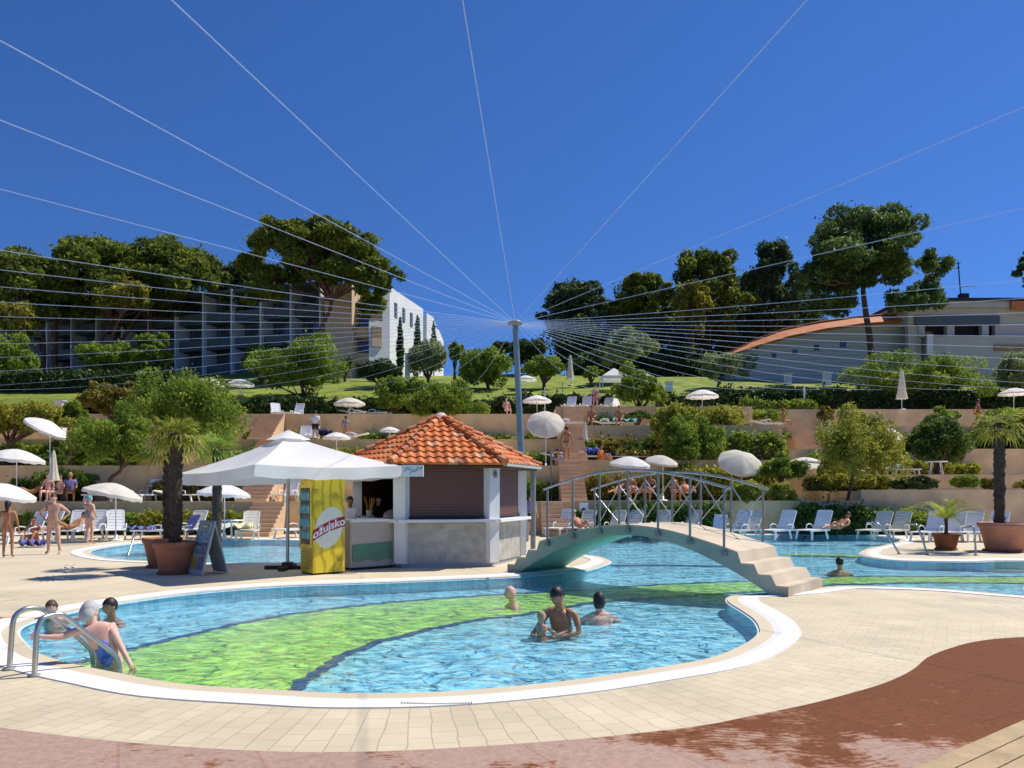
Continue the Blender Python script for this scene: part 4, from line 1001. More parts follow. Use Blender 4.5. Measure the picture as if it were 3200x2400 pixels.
# round plastic tables
def ptable(label, u, Y, r=.4):
    x = X(u,Y); t = thing('side_table', label, 'table', (x,Y,gz(x,Y)))
    q = MB(); q.lathe([(0,.72),(r,.72),(r,.68),(0,.68)], n=16); q.build('table_top', M['plastic'], t)
    for k in range(4):
        a = k*math.pi/2+.4; q = MB(); q.tube([(r*.5*math.cos(a),r*.5*math.sin(a),.69),(r*.8*math.cos(a),r*.8*math.sin(a),0)],.022,6); q.build('leg', M['plastic'], t)
ptable('small round white table right of the lounge chairs on the second right terrace', 2022, 35.3, .5)
ptable('small white table at the far edge of the rear pool near the menu board', 500, 27.0, .42)
# ================= ROUND PARASOLS =================
def make_umbrella(m='canvas', rad=1.1, h=2.15, dome=.40):
    t = thing('round_parasol', '', 'parasol'); n = 8
    q = MB(); RN = 6; vs = []; NN = 48
    for r_ in range(RN+1):
        f = r_/RN
        for j in range(NN):
            a = 2*math.pi*j/NN; seg = abs(((j/(NN/n))%1)-.5)*2     # 1 on a rib, 0 between
            rr = rad*f*(1-.035*(1-seg)*f); z = h-dome*f**1.7+.0-.03*(1-seg)*f
            vs.append((rr*math.cos(a), rr*math.sin(a), z))
    q.add(vs, [(r_*NN+j,(r_+1)*NN+j,(r_+1)*NN+(j+1)%NN,r_*NN+(j+1)%NN) for r_ in range(RN) for j in range(NN)], True)
    last = RN*NN; vs = []
    for j in range(NN):
        x,y,z = q.v[last+j]; vs += [(x,y,z),(x*1.005,y*1.005,z-.13-.02*math.sin(j*2.1))]
    q.add(vs, [(2*j,2*j+1,(2*j+3)%(2*NN),(2*j+2)%(2*NN)) for j in range(NN)], True)
    q.build('canopy', M[m], t)
    q = MB(); q.tube([(0,0,0),(0,0,h+.06)], .022, 8); q.build('pole', M['plastic'], t)
    q = MB()
    for k in range(n):
        a = 2*math.pi*k/n; q.tube([(0,0,h-.05),(rad*.95*math.cos(a),rad*.95*math.sin(a),h-dome-.0)], .010, 4)
    q.build('ribs', M['steel'], t)
    q = MB(); q.lathe([(0,.0),(.24,.0),(.22,.07),(.05,.09),(.05,.25),(0,.25)], n=14); q.build('base', M['plastic'], t)
    return t
def make_closed(m='canvas_warm', h=2.2):
    t = thing('closed_parasol', '', 'parasol')
    q = MB(); n = 16; vs = []; prof = [(0.02,h),(.06,h-.10),(.10,h-.5),(.15,h-1.0),(.21,h-1.35)]
    for r_, z in prof:
        for j in range(n): a = 2*math.pi*j/n; rr = r_*(1+.22*(j%2)); vs.append((rr*math.cos(a),rr*math.sin(a),z-.03*(j%2)))
    q.add(vs, [(i*n+j,(i+1)*n+j,(i+1)*n+(j+1)%n,i*n+(j+1)%n) for i in range(len(prof)-1) for j in range(n)], False)
    q.build('folded_canopy', M[m], t)
    q = MB(); q.tube([(0,0,0),(0,0,h+.06)], .022, 8); q.build('pole', M['plastic'], t)
    q = MB(); q.lathe([(0,.0),(.24,.0),(.22,.07),(.05,.09),(0,.09)], n=14); q.build('base', M['plastic'], t)
    return t
UP = {'open': make_umbrella(), 'warm': make_umbrella('canvas_warm'), 'closed': make_closed()}
for k in UP: register(UP[k])
used = set()
def umb(kind, u, v, Y, wpx, label, tilt=(0,0), rz=0, hh=2.15):
    """u,v = middle of the canopy top as read; wpx its width -> size"""
    s = (wpx*Y/F)/2.2 if kind != 'closed' else wpx/2.2
    x = X(u,Y); z = gz(x,Y); top = Z(v,Y)
    g = 'round white parasols' if kind != 'closed' else 'closed parasols'
    if kind in used: o = dup(UP[kind], (0,0,0), rz, label, g)
    else: o = UP[kind]; used.add(kind); o['label'] = label; o['group'] = g; o.rotation_euler.z = rz
    # the canopy is tilted about the pole head: lean the canopy, keep the pole upright
    need = max(1.2, top-z)
    o.location = (x,Y,z)
    for c in [c for c in bpy.data.objects if c.parent == o]:
        c.scale = (s,s,s)
        nm = c.name.split('.')[0]
        if nm in ('canopy','ribs','folded_canopy'):
            piv = Vector((0,0,2.15))
            Rm = Matrix.Rotation(tilt[0],4,'X') @ Matrix.Rotation(tilt[1],4,'Y')
            c.rotation_euler = Rm.to_euler(); off = Vector((0,0,need)) - (Rm.to_3x3() @ (piv*s)); c.location = off
        elif nm == 'pole': c.scale = (1,1,need/2.2)
        elif nm == 'base': c.scale = (1,1,1)
    return o
umb('open', 108,910,34.5,88,'round white parasol tipped steeply to the right on the left hillside', (0,R(30)))
umb('open', 36,970,32.6,112,'white parasol at the left edge with a shaded right rim, on the lowest terrace', (0,R(6)))
umb('open', 15,1045,26.6,120,'big white parasol cut by the left frame edge, above the bathing girl', (0,R(12)))
umb('warm', 250,1044,26.2,120,'white parasol tilted right over the lounger with the blue towel', (R(-4),R(12)))
umb('open', 485,1045,27.0,112,'white parasol seen below the left side of the big canopy', (0,R(4)))
umb('closed', 116,975,31.9,2.1,'closed cream parasol standing between the bushes of the left lowest terrace')
umb('warm', 466,822,54.0,58,'cream parasol tipped right, left one of two on the upper left lawn', (0,R(22)))
umb('open', 520,826,54.0,58,'bluish white parasol, right one of two on the upper left lawn')
umb('warm', 755,860,46.2,68,'pale round parasol before the hedge above the white canopy')
umb('open', 1136,811,54.5,46,'small white parasol just right of the mast on the lawn')
umb('open', 1160,854,46.2,62,'white parasol right beside the mast, in front of the hedge')
umb('open', 1517,842,46.4,70,'white parasol standing alone before the dark hedge, right of centre')
umb('warm', 1179,904,37.5,82,'large cream parasol tipped towards the pool right of the mast', (R(48),0))
umb('open', 1362,986,33.6,88,'white parasol above the left half of the footbridge railing', (R(8),R(4)))
umb('warm', 1432,984,34.0,70,'warm white parasol partly behind another above the footbridge railing', (R(14),R(8)))
umb('warm', 1602,984,33.4,94,'big white parasol tipped towards the pool at the right end of the footbridge', (R(38),R(2)))
umb('open', 1735,988,33.6,84,'greyish white flat parasol right of the tilted one behind the bridge end', (R(-8),0))
umb('warm', 1482,940,37.8,60,'cream parasol half buried in the feathery tree behind the bridge', (R(10),R(12)))
umb('closed', 1264,912,38.6,1.7,'closed white parasol above the orange person on the second terrace')
umb('closed', 1232,768,60,3.2,'tall closed white parasol on the upper lawn before the dark wood')
umb('warm', 1808,932,39.6,48,'white parasol deep inside the right hand feathery tree, leftmost of three')
umb('warm', 1876,930,39.8,36,'small white parasol inside the right hand feathery tree, middle of three')
umb('open', 1922,930,39.8,62,'white parasol tipped right above a dark bush, rightmost of three', (0,R(20)))
umb('open', 2190,838,47,60,'white parasol in the shade at the right frame edge')
umb('closed', 1948,800,46.5,3.0,'closed pale parasol rising through the big feathery tree at right')
umb('open', 727,934,38.2,60,'grey white parasol behind the top of the big square canopy')
umb('open', 842,922,38.6,44,'small white parasol left of the tiled roof tip')
# white garden tents
def tent(label, u, v, Y, wpx):
    w = wpx*Y/F; x = X(u,Y); z = gz(x,Y); t = thing('garden_tent', label, 'tent', (x,Y,z)); top = Z(v,Y)-z; e = top*.58
    q = MB(); q.add([(-w/2,-w/2,e),(w/2,-w/2,e),(w/2,w/2,e),(-w/2,w/2,e),(0,0,top),(-w/2,-w/2,e-.25),(w/2,-w/2,e-.25),(w/2,w/2,e-.25),(-w/2,w/2,e-.25)],
        [(0,1,4),(1,2,4),(2,3,4),(3,0,4),(0,5,6,1),(1,6,7,2),(2,7,8,3),(3,8,5,0)]); q.build('canopy', M['canvas'], t)
    for sx in (-1,1):
        for sy in (-1,1): q = MB(); q.tube([(sx*w*.49,sy*w*.49,0),(sx*w*.49,sy*w*.49,e)], .035, 6); q.build('leg', M['plastic'], t)
tent('white peaked garden tent on the lawn below the pale olive tree', 1326,795,57,56)
tent('white garden tent half hidden by the feathery tree, right of the peaked one', 1385,802,58,50)
# ================= PEOPLE =================
DG = None
def skin_mesh(nodes, edges, root, sub=1):
    names = list(nodes); me = bpy.data.meshes.new('sk'); me.from_pydata([nodes[k][0] for k in names], [(names.index(a),names.index(b)) for a,b in edges], [])
    o = bpy.data.objects.new('sk', me); COL.objects.link(o); mo_ = o.modifiers.new('s','SKIN'); mo_.use_smooth_shade = True
    sv = me.skin_vertices[0].data
    for i,k in enumerate(names): r_ = nodes[k][1]; sv[i].radius = r_ if hasattr(r_,'__len__') else (r_,r_); sv[i].use_root = (k == root)
    ss_ = o.modifiers.new('u','SUBSURF'); ss_.levels = sub; ss_.render_levels = sub
    dg = bpy.context.evaluated_depsgraph_get(); out = bpy.data.meshes.new_from_object(o.evaluated_get(dg)); bpy.data.objects.remove(o)
    vs = [v.co.copy() for v in out.vertices]; fs = [tuple(p.vertices) for p in out.polygons]; bpy.data.meshes.remove(out); bpy.data.meshes.remove(me); return vs, fs
STAND = dict(pelvis=(0,0,.95), spine=(0,.0,1.10), chest=(0,0,1.30), neck=(0,.01,1.45), head=(0,-.01,1.605),
    shL=(.175,0,1.39), elL=(.25,.03,1.12), wrL=(.27,-.04,.88), haL=(.27,-.07,.79), shR=(-.175,0,1.39), elR=(-.25,.03,1.12), wrR=(-.27,-.04,.88), haR=(-.27,-.07,.79),
    hiL=(.095,0,.90), knL=(.105,-.02,.49), anL=(.11,.02,.08), toL=(.13,-.13,.03), hiR=(-.095,0,.90), knR=(-.105,-.02,.49), anR=(-.11,.02,.08), toR=(-.13,-.13,.03))
RAD = dict(pelvis=(.145,.105), spine=(.135,.095), chest=(.155,.11), neck=(.062,.062), shL=.058, shR=.058, elL=.04, elR=.04, wrL=.027, wrR=.027, haL=.034, haR=.034,
    hiL=.088, hiR=.088, knL=.056, knR=.056, anL=.036, anR=.036, toL=.03, toR=.03)
EDG = [('pelvis','spine'),('spine','chest'),('chest','neck'),('chest','shL'),('shL','elL'),('elL','wrL'),('wrL','haL'),('chest','shR'),('shR','elR'),('elR','wrR'),('wrR','haR'),
    ('pelvis','hiL'),('hiL','knL'),('knL','anL'),('anL','toL'),('pelvis','hiR'),('hiR','knR'),('knR','anR'),('anR','toR')]
def pose(**k): d = dict(STAND); d.update(k); return d
POSES = dict(
 stand=STAND,
 hips=pose(elL=(.40,.08,1.18), wrL=(.22,-.02,.98), haL=(.15,-.05,.95), elR=(-.40,.08,1.18), wrR=(-.22,-.02,.98), haR=(-.15,-.05,.95), knL=(.13,-.02,.49), anL=(.16,.02,.08), toL=(.19,-.12,.03), knR=(-.13,-.02,.49), anR=(-.15,.02,.08), toR=(-.17,-.12,.03)),
 armshair=pose(elL=(.33,-.05,1.50), wrL=(.16,-.05,1.66), haL=(.08,-.02,1.72), elR=(-.26,.02,1.15), wrR=(-.20,-.12,.98), haR=(-.14,-.16,.97)),
 walk=pose(knL=(.10,-.18,.50), anL=(.11,-.20,.10), toL=(.12,-.33,.05), knR=(-.10,.08,.50), anR=(-.11,.35,.16), toR=(-.12,.26,.05), wrL=(.26,.15,.95), elL=(.24,.14,1.14), haL=(.26,.16,.86), elR=(-.24,-.08,1.14), wrR=(-.24,-.25,1.0), haR=(-.24,-.31,.95)),
 sit=pose(pelvis=(0,0,.50), spine=(0,.03,.65), chest=(0,.04,.86), neck=(0,.03,1.01), head=(0,.0,1.18), shL=(.17,.04,.95), shR=(-.17,.04,.95), elL=(.24,.02,.70), wrL=(.20,-.20,.62), haL=(.18,-.27,.60), elR=(-.24,.02,.70), wrR=(-.20,-.20,.62), haR=(-.18,-.27,.60),
   hiL=(.09,-.03,.47), knL=(.13,-.42,.50), anL=(.12,-.46,.08), toL=(.13,-.60,.04), hiR=(-.09,-.03,.47), knR=(-.13,-.42,.50), anR=(-.12,-.46,.08), toR=(-.13,-.60,.04)),
 recline=pose(pelvis=(0,.0,.46), spine=(0,.16,.52), chest=(0,.34,.66), neck=(0,.46,.77), head=(0,.55,.90), shL=(.17,.38,.70), shR=(-.17,.38,.70), elL=(.26,.20,.55), wrL=(.20,.0,.50), haL=(.15,-.07,.52), elR=(-.26,.20,.55), wrR=(-.20,.0,.50), haR=(-.15,-.07,.52),
   hiL=(.09,-.05,.45), knL=(.11,-.40,.66), anL=(.11,-.72,.42), toL=(.12,-.82,.46), hiR=(-.09,-.05,.45), knR=(-.11,-.45,.50), anR=(-.11,-.85,.42), toR=(-.12,-.92,.50)),
 ground=pose(pelvis=(0,0,.14), spine=(0,.02,.30), chest=(0,.0,.50), neck=(0,-.02,.65), head=(0,-.07,.81), shL=(.17,.0,.59), shR=(-.17,.0,.59), elL=(.27,-.10,.42), wrL=(.20,-.32,.36), haL=(.14,-.38,.38), elR=(-.27,-.10,.42), wrR=(-.20,-.32,.36), haR=(-.14,-.38,.38),
   hiL=(.10,-.04,.13), knL=(.20,-.38,.42), anL=(.13,-.60,.07), toL=(.14,-.72,.04), hiR=(-.10,-.04,.13), knR=(-.20,-.38,.42), anR=(-.13,-.60,.07), toR=(-.14,-.72,.04)),
)
CLOTH = {
 'briefs': [('pelvis',1.0),('hiL',.9),('hiR',.9)],
}
def lerp3(a, b, t): return Vector(a).lerp(Vector(b), t)
def person(label, loc, rz, ps, h=1.72, skin='skin', hair='hair_dark', hairstyle='short', wear=(), fat=1.0, face=True, fingers=True, tilt=0.0, turn=0.0, group=None, glow=None):
    """wear: list of (part_name, kind, material)"""
    J = POSES[ps] if isinstance(ps, str) else ps
    s = h/1.73; t = thing('person', label, 'person', loc, rz, group)
    J = {k: Vector(v)*s for k,v in J.items()}
    nodes = {}
    for k in J:
        if k == 'head': continue
        r_ = RAD[k]; r_ = tuple(x*s*(fat if k in ('pelvis','spine','chest') else (1+(fat-1)*.5)) for x in (r_ if hasattr(r_,'__len__') else (r_,r_)))
        if k in ('haL','haR') and fingers: r_ = (.026*s,.026*s)
        nodes[k] = (J[k], r_)
    vs, fs = skin_mesh(nodes, EDG, 'pelvis'); q = MB(); q.add(vs, fs, True)
    # head: cranium, jaw, nose, ears in one surface patch sunk into the neck
    hd = J['head']; nk = J['neck']; upv = (hd-nk).normalized(); 
    Rh = Matrix.Rotation(turn,4,'Z') @ Matrix.Rotation(tilt,4,'X')
    q.tube([nk-upv*.03*s, nk.lerp(hd,.6)], [.060*s,.057*s], 10)
    hm = MB()
    def sh(p):
        x,y,z = p; 
        jaw = max(0,-z); x *= 1-.28*jaw; y = y*(1-.10*jaw)-(.06*jaw if y < 0 else 0)
        if y < -.5: # face relief
            nose = math.exp(-((x/.16)**2))*math.exp(-(((z+.12)/.22)**2)); y -= .24*nose
            for sx in (-1,1): y += .10*math.exp(-(((x-sx*.36)/.17)**2))*math.exp(-(((z-.10)/.13)**2))
            y -= .06*math.exp(-((x/.3)**2))*math.exp(-(((z+.47)/.08)**2))
        return Vector((x,y,z))
    hm.sphere((0,0,0), (.082*s,.098*s,.118*s), 24, 18, sh)
    for sx in (-1,1): hm.sphere((sx*.078*s,.008*s,-.005*s), (.012*s,.022*s,.034*s), 8, 6)
    q.add([hd+(Rh.to_3x3() @ Vector(v)) for v in hm.v], hm.f, True)
    if fingers:
        for S in ('L','R'):
            hp, wp = J['ha'+S], J['wr'+S]; d = (hp-wp).normalized(); sd = d.cross(Vector((0,1,0)) if abs(d.y) < .8 else Vector((0,0,1))).normalized(); nn = sd.cross(d)
            q.sphere(hp, (.034*s,.034*s,.034*s), 8, 6)
            for i, (o, L_) in enumerate(((-.027,.060),(-.009,.074),(.009,.070),(.027,.055))):
                b0_ = hp+d*.018*s+sd*o*s; q.tube([b0_, b0_+d*L_*.5*s+sd*o*.25*s, b0_+d*L_*s+sd*o*.3*s-nn*.018*s], [.0095*s,.0085*s,.006*s], 6)
            sg_ = 1 if S == 'L' else -1
            q.tube([hp-sd*.02*s, hp-sd*.045*s+d*.02*s, hp-sd*.05*s+d*.05*s], [.012*s,.010*s,.008*s], 6)
    q.build('body', M[skin], t)
    # hair
    if hairstyle != 'bald':
        hq = MB()
        def hs(p):
            x,y,z = p; cut = .22 if y < -.30 else (-.05 if y < .2 else -.55)
            cut += .10*math.sin(x*9+y*4)+.06*math.sin(x*23+1); zz = max(z, cut)
            k = (1.0+.035*math.sin(x*31+y*17+z*23)) if z > cut else .90
            return Vector((x*k, y*k, zz))
        hq.sphere((0,.006,.014*s), (.089*s,.107*s,.120*s), 26, 20, hs)
        if hairstyle == 'long': hq.tube([(0,.07*s,.02*s),(0,.10*s,-.08*s),(0,.09*s,-.22*s)], [.07*s,.065*s,.03*s], 10)
        if hairstyle == 'bun': hq.sphere((0,.10*s,.05*s), .045*s, 10, 8)
        if hairstyle == 'bob': hq.sphere((0,.03*s,-.03*s), (.095*s,.085*s,.11*s), 12, 10)
        o = MB(); o.add([hd+(Rh.to_3x3() @ Vector(v)) for v in hq.v], hq.f, True); o.build('hair', M[hair], t)
    if face:
        eq = MB()
        for sx in (-1,1): eq.sphere((sx*.028*s,-.083*s,.012*s), (.010*s,.006*s,.006*s), 8, 6); 
        for sx in (-1,1): eq.box((sx*.028*s,-.087*s,.030*s), (.028*s,.006*s,.005*s))
        o = MB(); o.add([hd+(Rh.to_3x3() @ Vector(v)) for v in eq.v], eq.f, True); o.build('eyes', M['hair_dark'], t)
        eq = MB(); eq.sphere((0,-.094*s,-.056*s), (.020*s,.006*s,.006*s), 8, 6); o = MB(); o.add([hd+(Rh.to_3x3() @ Vector(v)) for v in eq.v], eq.f, True); o.build('mouth', M['cloth_red'], t)
    def g(k, e=1.0, add=.010):
        r_ = nodes[k][1]; return (J[k].copy(), tuple(x*e+add*s for x in r_))
    for nm, kind, m_ in wear:
        N_, E_, rt = {}, [], 'pelvis'
        if kind == 'briefs':
            N_ = {'pelvis': (J['pelvis'].lerp(J['spine'],.12), g('pelvis')[1]), 'p2': (J['pelvis'].lerp((J['hiL']+J['hiR'])/2,.7), tuple(x*1.0 for x in g('pelvis')[1])), 'hL': (J['hiL'].lerp(J['knL'],.08), g('hiL',1.0)[1]), 'hR': (J['hiR'].lerp(J['knR'],.08), g('hiR',1.0)[1])}
            E_ = [('pelvis','p2'),('p2','hL'),('p2','hR')]
        elif kind == 'shorts':
            N_ = {'pelvis': (J['pelvis'].lerp(J['spine'],.2), g('pelvis')[1]), 'hL': g('hiL',1.05,.015), 'hR': g('hiR',1.05,.015), 'kL': (J['hiL'].lerp(J['knL'],.6), g('hiL',.85,.02)[1]), 'kR': (J['hiR'].lerp(J['knR'],.6), g('hiR',.85,.02)[1])}
            E_ = [('pelvis','hL'),('pelvis','hR'),('hL','kL'),('hR','kR')]
        elif kind == 'suit':
            N_ = {'pelvis': g('pelvis'), 'spine': g('spine'), 'chest': g('chest'), 'hL': (J['hiL'].lerp(J['knL'],.06), g('hiL',1.0)[1]), 'hR': (J['hiR'].lerp(J['knR'],.06), g('hiR',1.0)[1])}
            E_ = [('pelvis','spine'),('spine','chest'),('pelvis','hL'),('pelvis','hR')]
        elif kind == 'top':
            N_ = {'pelvis': (J['chest'].lerp(J['neck'],-.15), g('chest')[1]), 'c2': (J['chest'].lerp(J['neck'],.15), g('chest',.98)[1])}
            E_ = [('pelvis','c2')]
        elif kind == 'shirt':
            N_ = {'pelvis': g('pelvis',1.05,.015), 'spine': g('spine',1.05,.02), 'chest': g('chest',1.0,.02), 'nk': (J['chest'].lerp(J['neck'],.6), tuple(x*1.5 for x in nodes['neck'][1])), 'sL': g('shL',1.1,.015), 'sR': g('shR',1.1,.015), 'eL': (J['shL'].lerp(J['elL'],.7), g('elL',1.2,.02)[1]), 'eR': (J['shR'].lerp(J['elR'],.7), g('elR',1.2,.02)[1])}
            E_ = [('pelvis','spine'),('spine','chest'),('chest','nk'),('chest','sL'),('sL','eL'),('chest','sR'),('sR','eR')]
        vs, fs = skin_mesh(N_, E_, 'pelvis'); c_ = MB(); c_.add(vs, fs, True); c_.build(nm, M[m_], t)
    return t
PG = 'people in and round the pools'
def gp_(u, v): p = G(u, v); return p
# --- poolside people at left
person('girl in a pale pink bikini bottom standing at the left edge of the poolside', gp_(17,1205), R(200), 'stand', 1.50, 'skin_tan', 'hair_dark', 'long', [('bikini_bottom','briefs','cloth_pink')], .85, group=PG)
person('suntanned man in black swim briefs standing with hands on his hips', gp_(116,1197), R(8), 'hips', 1.68, 'skin', 'hair_brown', 'short', [('swim_briefs','briefs','cloth_black')], 1.12, turn=R(10), group=PG)
person('woman in a grey swimsuit and teal cap standing by the rear pool', gp_(193,1176), R(160), 'armshair', 1.62, 'skin', 'cloth_teal', 'short', [('swimsuit','suit','cloth_grey')], 1.08, group=PG)
person('suntanned person sitting on the ground between the girl and the man', gp_(74,1172), R(10), 'ground', 1.7, 'skin_tan', 'hair_dark', 'short', [('swim_shorts','briefs','cloth_navy')], group=PG)
person('reclining sunbather with red skin on a pale lounger seen through the bridge railing', Vector((X(1252,28.3),28.3,0)), R(20), 'recline', 1.7, 'skin_tan', 'hair_dark', 'short', [('swim_shorts','briefs','cloth_red')], face=False, group=PG)
person('sunbather with raised knees lying on the far right poolside', Vector((X(1812,27.2),27.2,0)), R(-60), 'recline', 1.7, 'skin_tan', 'hair_brown', 'short', [('swim_shorts','briefs','cloth_red')], face=False, group=PG)
person('sunbather lying on the lounger behind the man in black briefs', Vector((X(150,26.9),26.9,0)), R(-30), 'recline', 1.7, 'skin_tan', 'hair_dark', 'short', [('swim_shorts','briefs','cloth_navy')], face=False, group=PG)
# --- kiosk
person('woman in a white top standing behind the yellow fridge', Vector((X(756,17.9),17.9,0)), R(10), 'stand', 1.62, 'skin_tan', 'hair_dark', 'long', [('top','shirt','cloth_white'),('skirt','shorts','cloth_purple')], .9, group=PG)
person('barman in a grey shirt bent over the kiosk counter', Vector((X(836,17.75),17.75,.14)), R(150), pose(spine=(0,-.10,1.02), chest=(0,-.30,1.08), neck=(0,-.44,1.10), head=(0,-.55,1.16), shL=(.18,-.32,1.10), shR=(-.18,-.32,1.10), elL=(.30,-.42,1.02), elR=(-.30,-.42,1.02), wrL=(.2,-.62,1.02), haL=(.16,-.70,1.02), wrR=(-.2,-.62,1.02), haR=(-.16,-.70,1.02)), 1.72, 'skin', 'hair_dark', 'short', [('shirt','shirt','cloth_grey'),('trousers','shorts','cloth_black')], 1.15, face=False, group=PG)
person('dark haired barmaid in dark clothes inside the kiosk hatch', Vector((X(818,18.6),18.6,.14)), R(30), 'stand', 1.50, 'skin', 'hair_dark', 'long', [('dress','shirt','cloth_black'),('trousers','shorts','cloth_black')], .9, group=PG)
# --- swimmers: feet on the pool floor or stretched behind
def inwater(label, u, vw, top_v, h, ps='stand', rz=0.0, **k):
    p = G(u, vw, WATER_Z); topz = Z(top_v, p.y)
    J = POSES[ps] if isinstance(ps, str) else ps
    s = h/1.73; zoff = topz-(J['head'][2]*s+.118*s)-(.05 if ps is SWIM else 0)
    return person(label, (p.x, p.y, zoff), rz, ps, h, group=PG, **k)
SW = pose(elL=(.36,-.18,1.22), wrL=(.26,-.42,1.24), haL=(.24,-.50,1.25), elR=(-.36,-.18,1.22), wrR=(-.26,-.42,1.24), haR=(-.24,-.50,1.25))
HOLD = pose(chest=(-.02,-.04,1.30), neck=(-.02,-.05,1.45), head=(-.04,-.09,1.60), elR=(-.31,-.12,1.16), wrR=(-.30,-.36,1.13), haR=(-.27,-.43,1.14), elL=(.26,-.06,1.12), wrL=(-.02,-.36,1.10), haL=(-.12,-.42,1.11))
SWIM = pose(head=(0,-.02,.21), neck=(0,.01,.07), chest=(0,.07,-.09), spine=(0,.18,-.26), pelvis=(0,.26,-.42), shL=(.17,.03,-.03), elL=(.36,-.08,-.16), wrL=(.30,-.30,-.13), haL=(.28,-.38,-.12), shR=(-.17,.03,-.03), elR=(-.36,-.08,-.16), wrR=(-.30,-.30,-.13), haR=(-.28,-.38,-.12),
 hiL=(.09,.28,-.46), knL=(.13,.30,-.85), anL=(.14,.55,-1.1), toL=(.14,.60,-1.2), hiR=(-.09,.28,-.46), knR=(-.13,.20,-.86), anR=(-.14,.40,-1.15), toR=(-.14,.42,-1.25))
SWIM = {k: Vector(v)+Vector((0,0,.10)) for k,v in SWIM.items()}
inwater('suntanned dark haired man standing chest deep in the pool holding a child', 1214, 1343, 1267, 1.74, HOLD, R(-20), skin='skin_tan', hair='hair_dark', fat=1.05, tilt=R(28), turn=R(-25), wear=[('swim_shorts','briefs','cloth_navy')])
inwater('small fair haired child held in the arms of the man in the pool', 1170, 1350, 1320, 1.0, SW, R(120), skin='skin', hair='hair_blond', hairstyle='bob', fat=1.0, tilt=R(-20))
inwater('dark haired swimmer seen from behind to the right of the man with the child', 1294, 1317, 1273, 1.70, SWIM, R(190), skin='skin_pink', hair='hair_dark', hairstyle='bob')
inwater('bald swimmer leaning forward left of the man with the child', 1105, 1289, 1259, 1.72, SWIM, R(-70), skin='skin_pink', hairstyle='bald', tilt=R(15))
inwater('dark haired swimmer in the right part of the pool beyond the bridge steps', 1814, 1226, 1200, 1.70, SWIM, R(170), skin='skin', hair='hair_dark')
inwater('dark haired man at the left pool rim looking towards the steps', 240, 1322, 1285, 1.74, SWIM, R(-30), skin='skin_tan', hair='hair_dark', fat=1.05)
BOY = pose(head=(0,-.02,.21), neck=(0,.02,.07), chest=(0,.06,-.09), spine=(0,.16,-.26), pelvis=(0,.24,-.42), shL=(.17,.03,-.02), elL=(.42,-.02,.03), wrL=(.64,-.12,.05), haL=(.72,-.14,.05), shR=(-.17,.06,.0), elR=(-.40,-.02,.05), wrR=(-.64,-.10,.08), haR=(-.73,-.11,.09),
 hiL=(.09,.26,-.46), knL=(.12,.30,-.86), anL=(.13,.5,-1.1), toL=(.14,.55,-1.2), hiR=(-.09,.26,-.46), knR=(-.12,.2,-.86), anR=(-.13,.4,-1.15), toR=(-.14,.42,-1.25))
BOY = {k: Vector(v)+Vector((0,0,.10)) for k,v in BOY.items()}
inwater('boy with brown hair stretching his arms out beside the pool ladder', 112, 1338, 1297, 1.50, BOY, R(8), skin='skin', hair='hair_brown')
# woman climbing out by the ladder
Wm = pose(pelvis=(.10,.05,.30), spine=(.06,.02,.46), chest=(-.02,-.02,.66), neck=(-.08,-.03,.80), head=(-.10,-.04,.94),
    shR=(-.17,-.06,.74), elR=(-.38,-.16,.66), wrR=(-.52,-.20,.68), haR=(-.60,-.21,.69), shL=(.12,-.02,.74), elL=(.24,-.06,.52), wrL=(.36,-.12,.32), haL=(.40,-.15,.26),
    hiR=(.02,.04,.26), hiL=(.18,.04,.26), knR=(.02,-.24,.06), anR=(.06,-.16,-.32), toR=(.04,-.28,-.36), knL=(.24,.02,-.14), anL=(.26,.12,-.5), toL=(.26,.02,-.54))
person('grey haired woman in a blue patterned swimsuit climbing out beside the steel ladder', (-4.20,7.55,-.29), R(12), Wm, 1.46, 'skin_pink', 'hair_grey', 'bob', [('swimsuit','suit','cloth_blue')], 1.12, tilt=R(25), turn=R(150), group=PG)
# --- terrace people
def tp_(label, u, Y, rz, ps, h=1.7, **k):
    x = X(u,Y); return person(label, (x,Y,gz(x,Y)), R(rz), ps, h, face=False, fingers=False, group=PG, **k)
tp_('person in orange beach clothes bending on the second terrace beside a navy towel', 1297, 37.2, 60, 'ground', 1.75, skin='skin_tan', wear=[('shirt','shirt','cloth_orange'),('swim_shorts','shorts','cloth_orange')])
tp_('tanned man in brown shorts standing at the steps on the second terrace', 1224, 36.3, 170, 'stand', 1.75, skin='skin_tan', wear=[('swim_shorts','shorts','wood')])
tp_('brown skinned person sitting low left of the standing man on the second terrace', 1204, 36.6, 30, 'ground', 1.7, skin='skin_tan', wear=[('swim_shorts','briefs','cloth_navy')])
tp_('dark haired person seated left of the pale blue towel on the third terrace', 1278, 41.2, -20, 'sit', 1.7, skin='skin_tan', wear=[('swim_shorts','briefs','cloth_navy')])
tp_('brown haired person seated right of the pale blue towel on the third terrace', 1337, 41.2, -10, 'sit', 1.7, skin='skin_tan', hair='hair_brown', wear=[('swim_shorts','briefs','cloth_navy')])
tp_('person in a pink dress standing on the top terrace beside white loungers', 1286, 47.3, 0, 'stand', 1.7, wear=[('dress','suit','cloth_pink'),('skirt','shorts','cloth_pink')])
tp_('person with pale pink skin sitting left of the mast on the top terrace', 1094, 46.5, 20, 'sit', 1.7, skin='skin_pink', wear=[('swim_shorts','briefs','cloth_red')])
tp_('sunburnt sunbather crouching on the lounger of the third right terrace', 1693, 43.7, 100, 'sit', 1.6, skin='skin_tan', hair='cloth_red', wear=[('swim_shorts','briefs','cloth_red')])
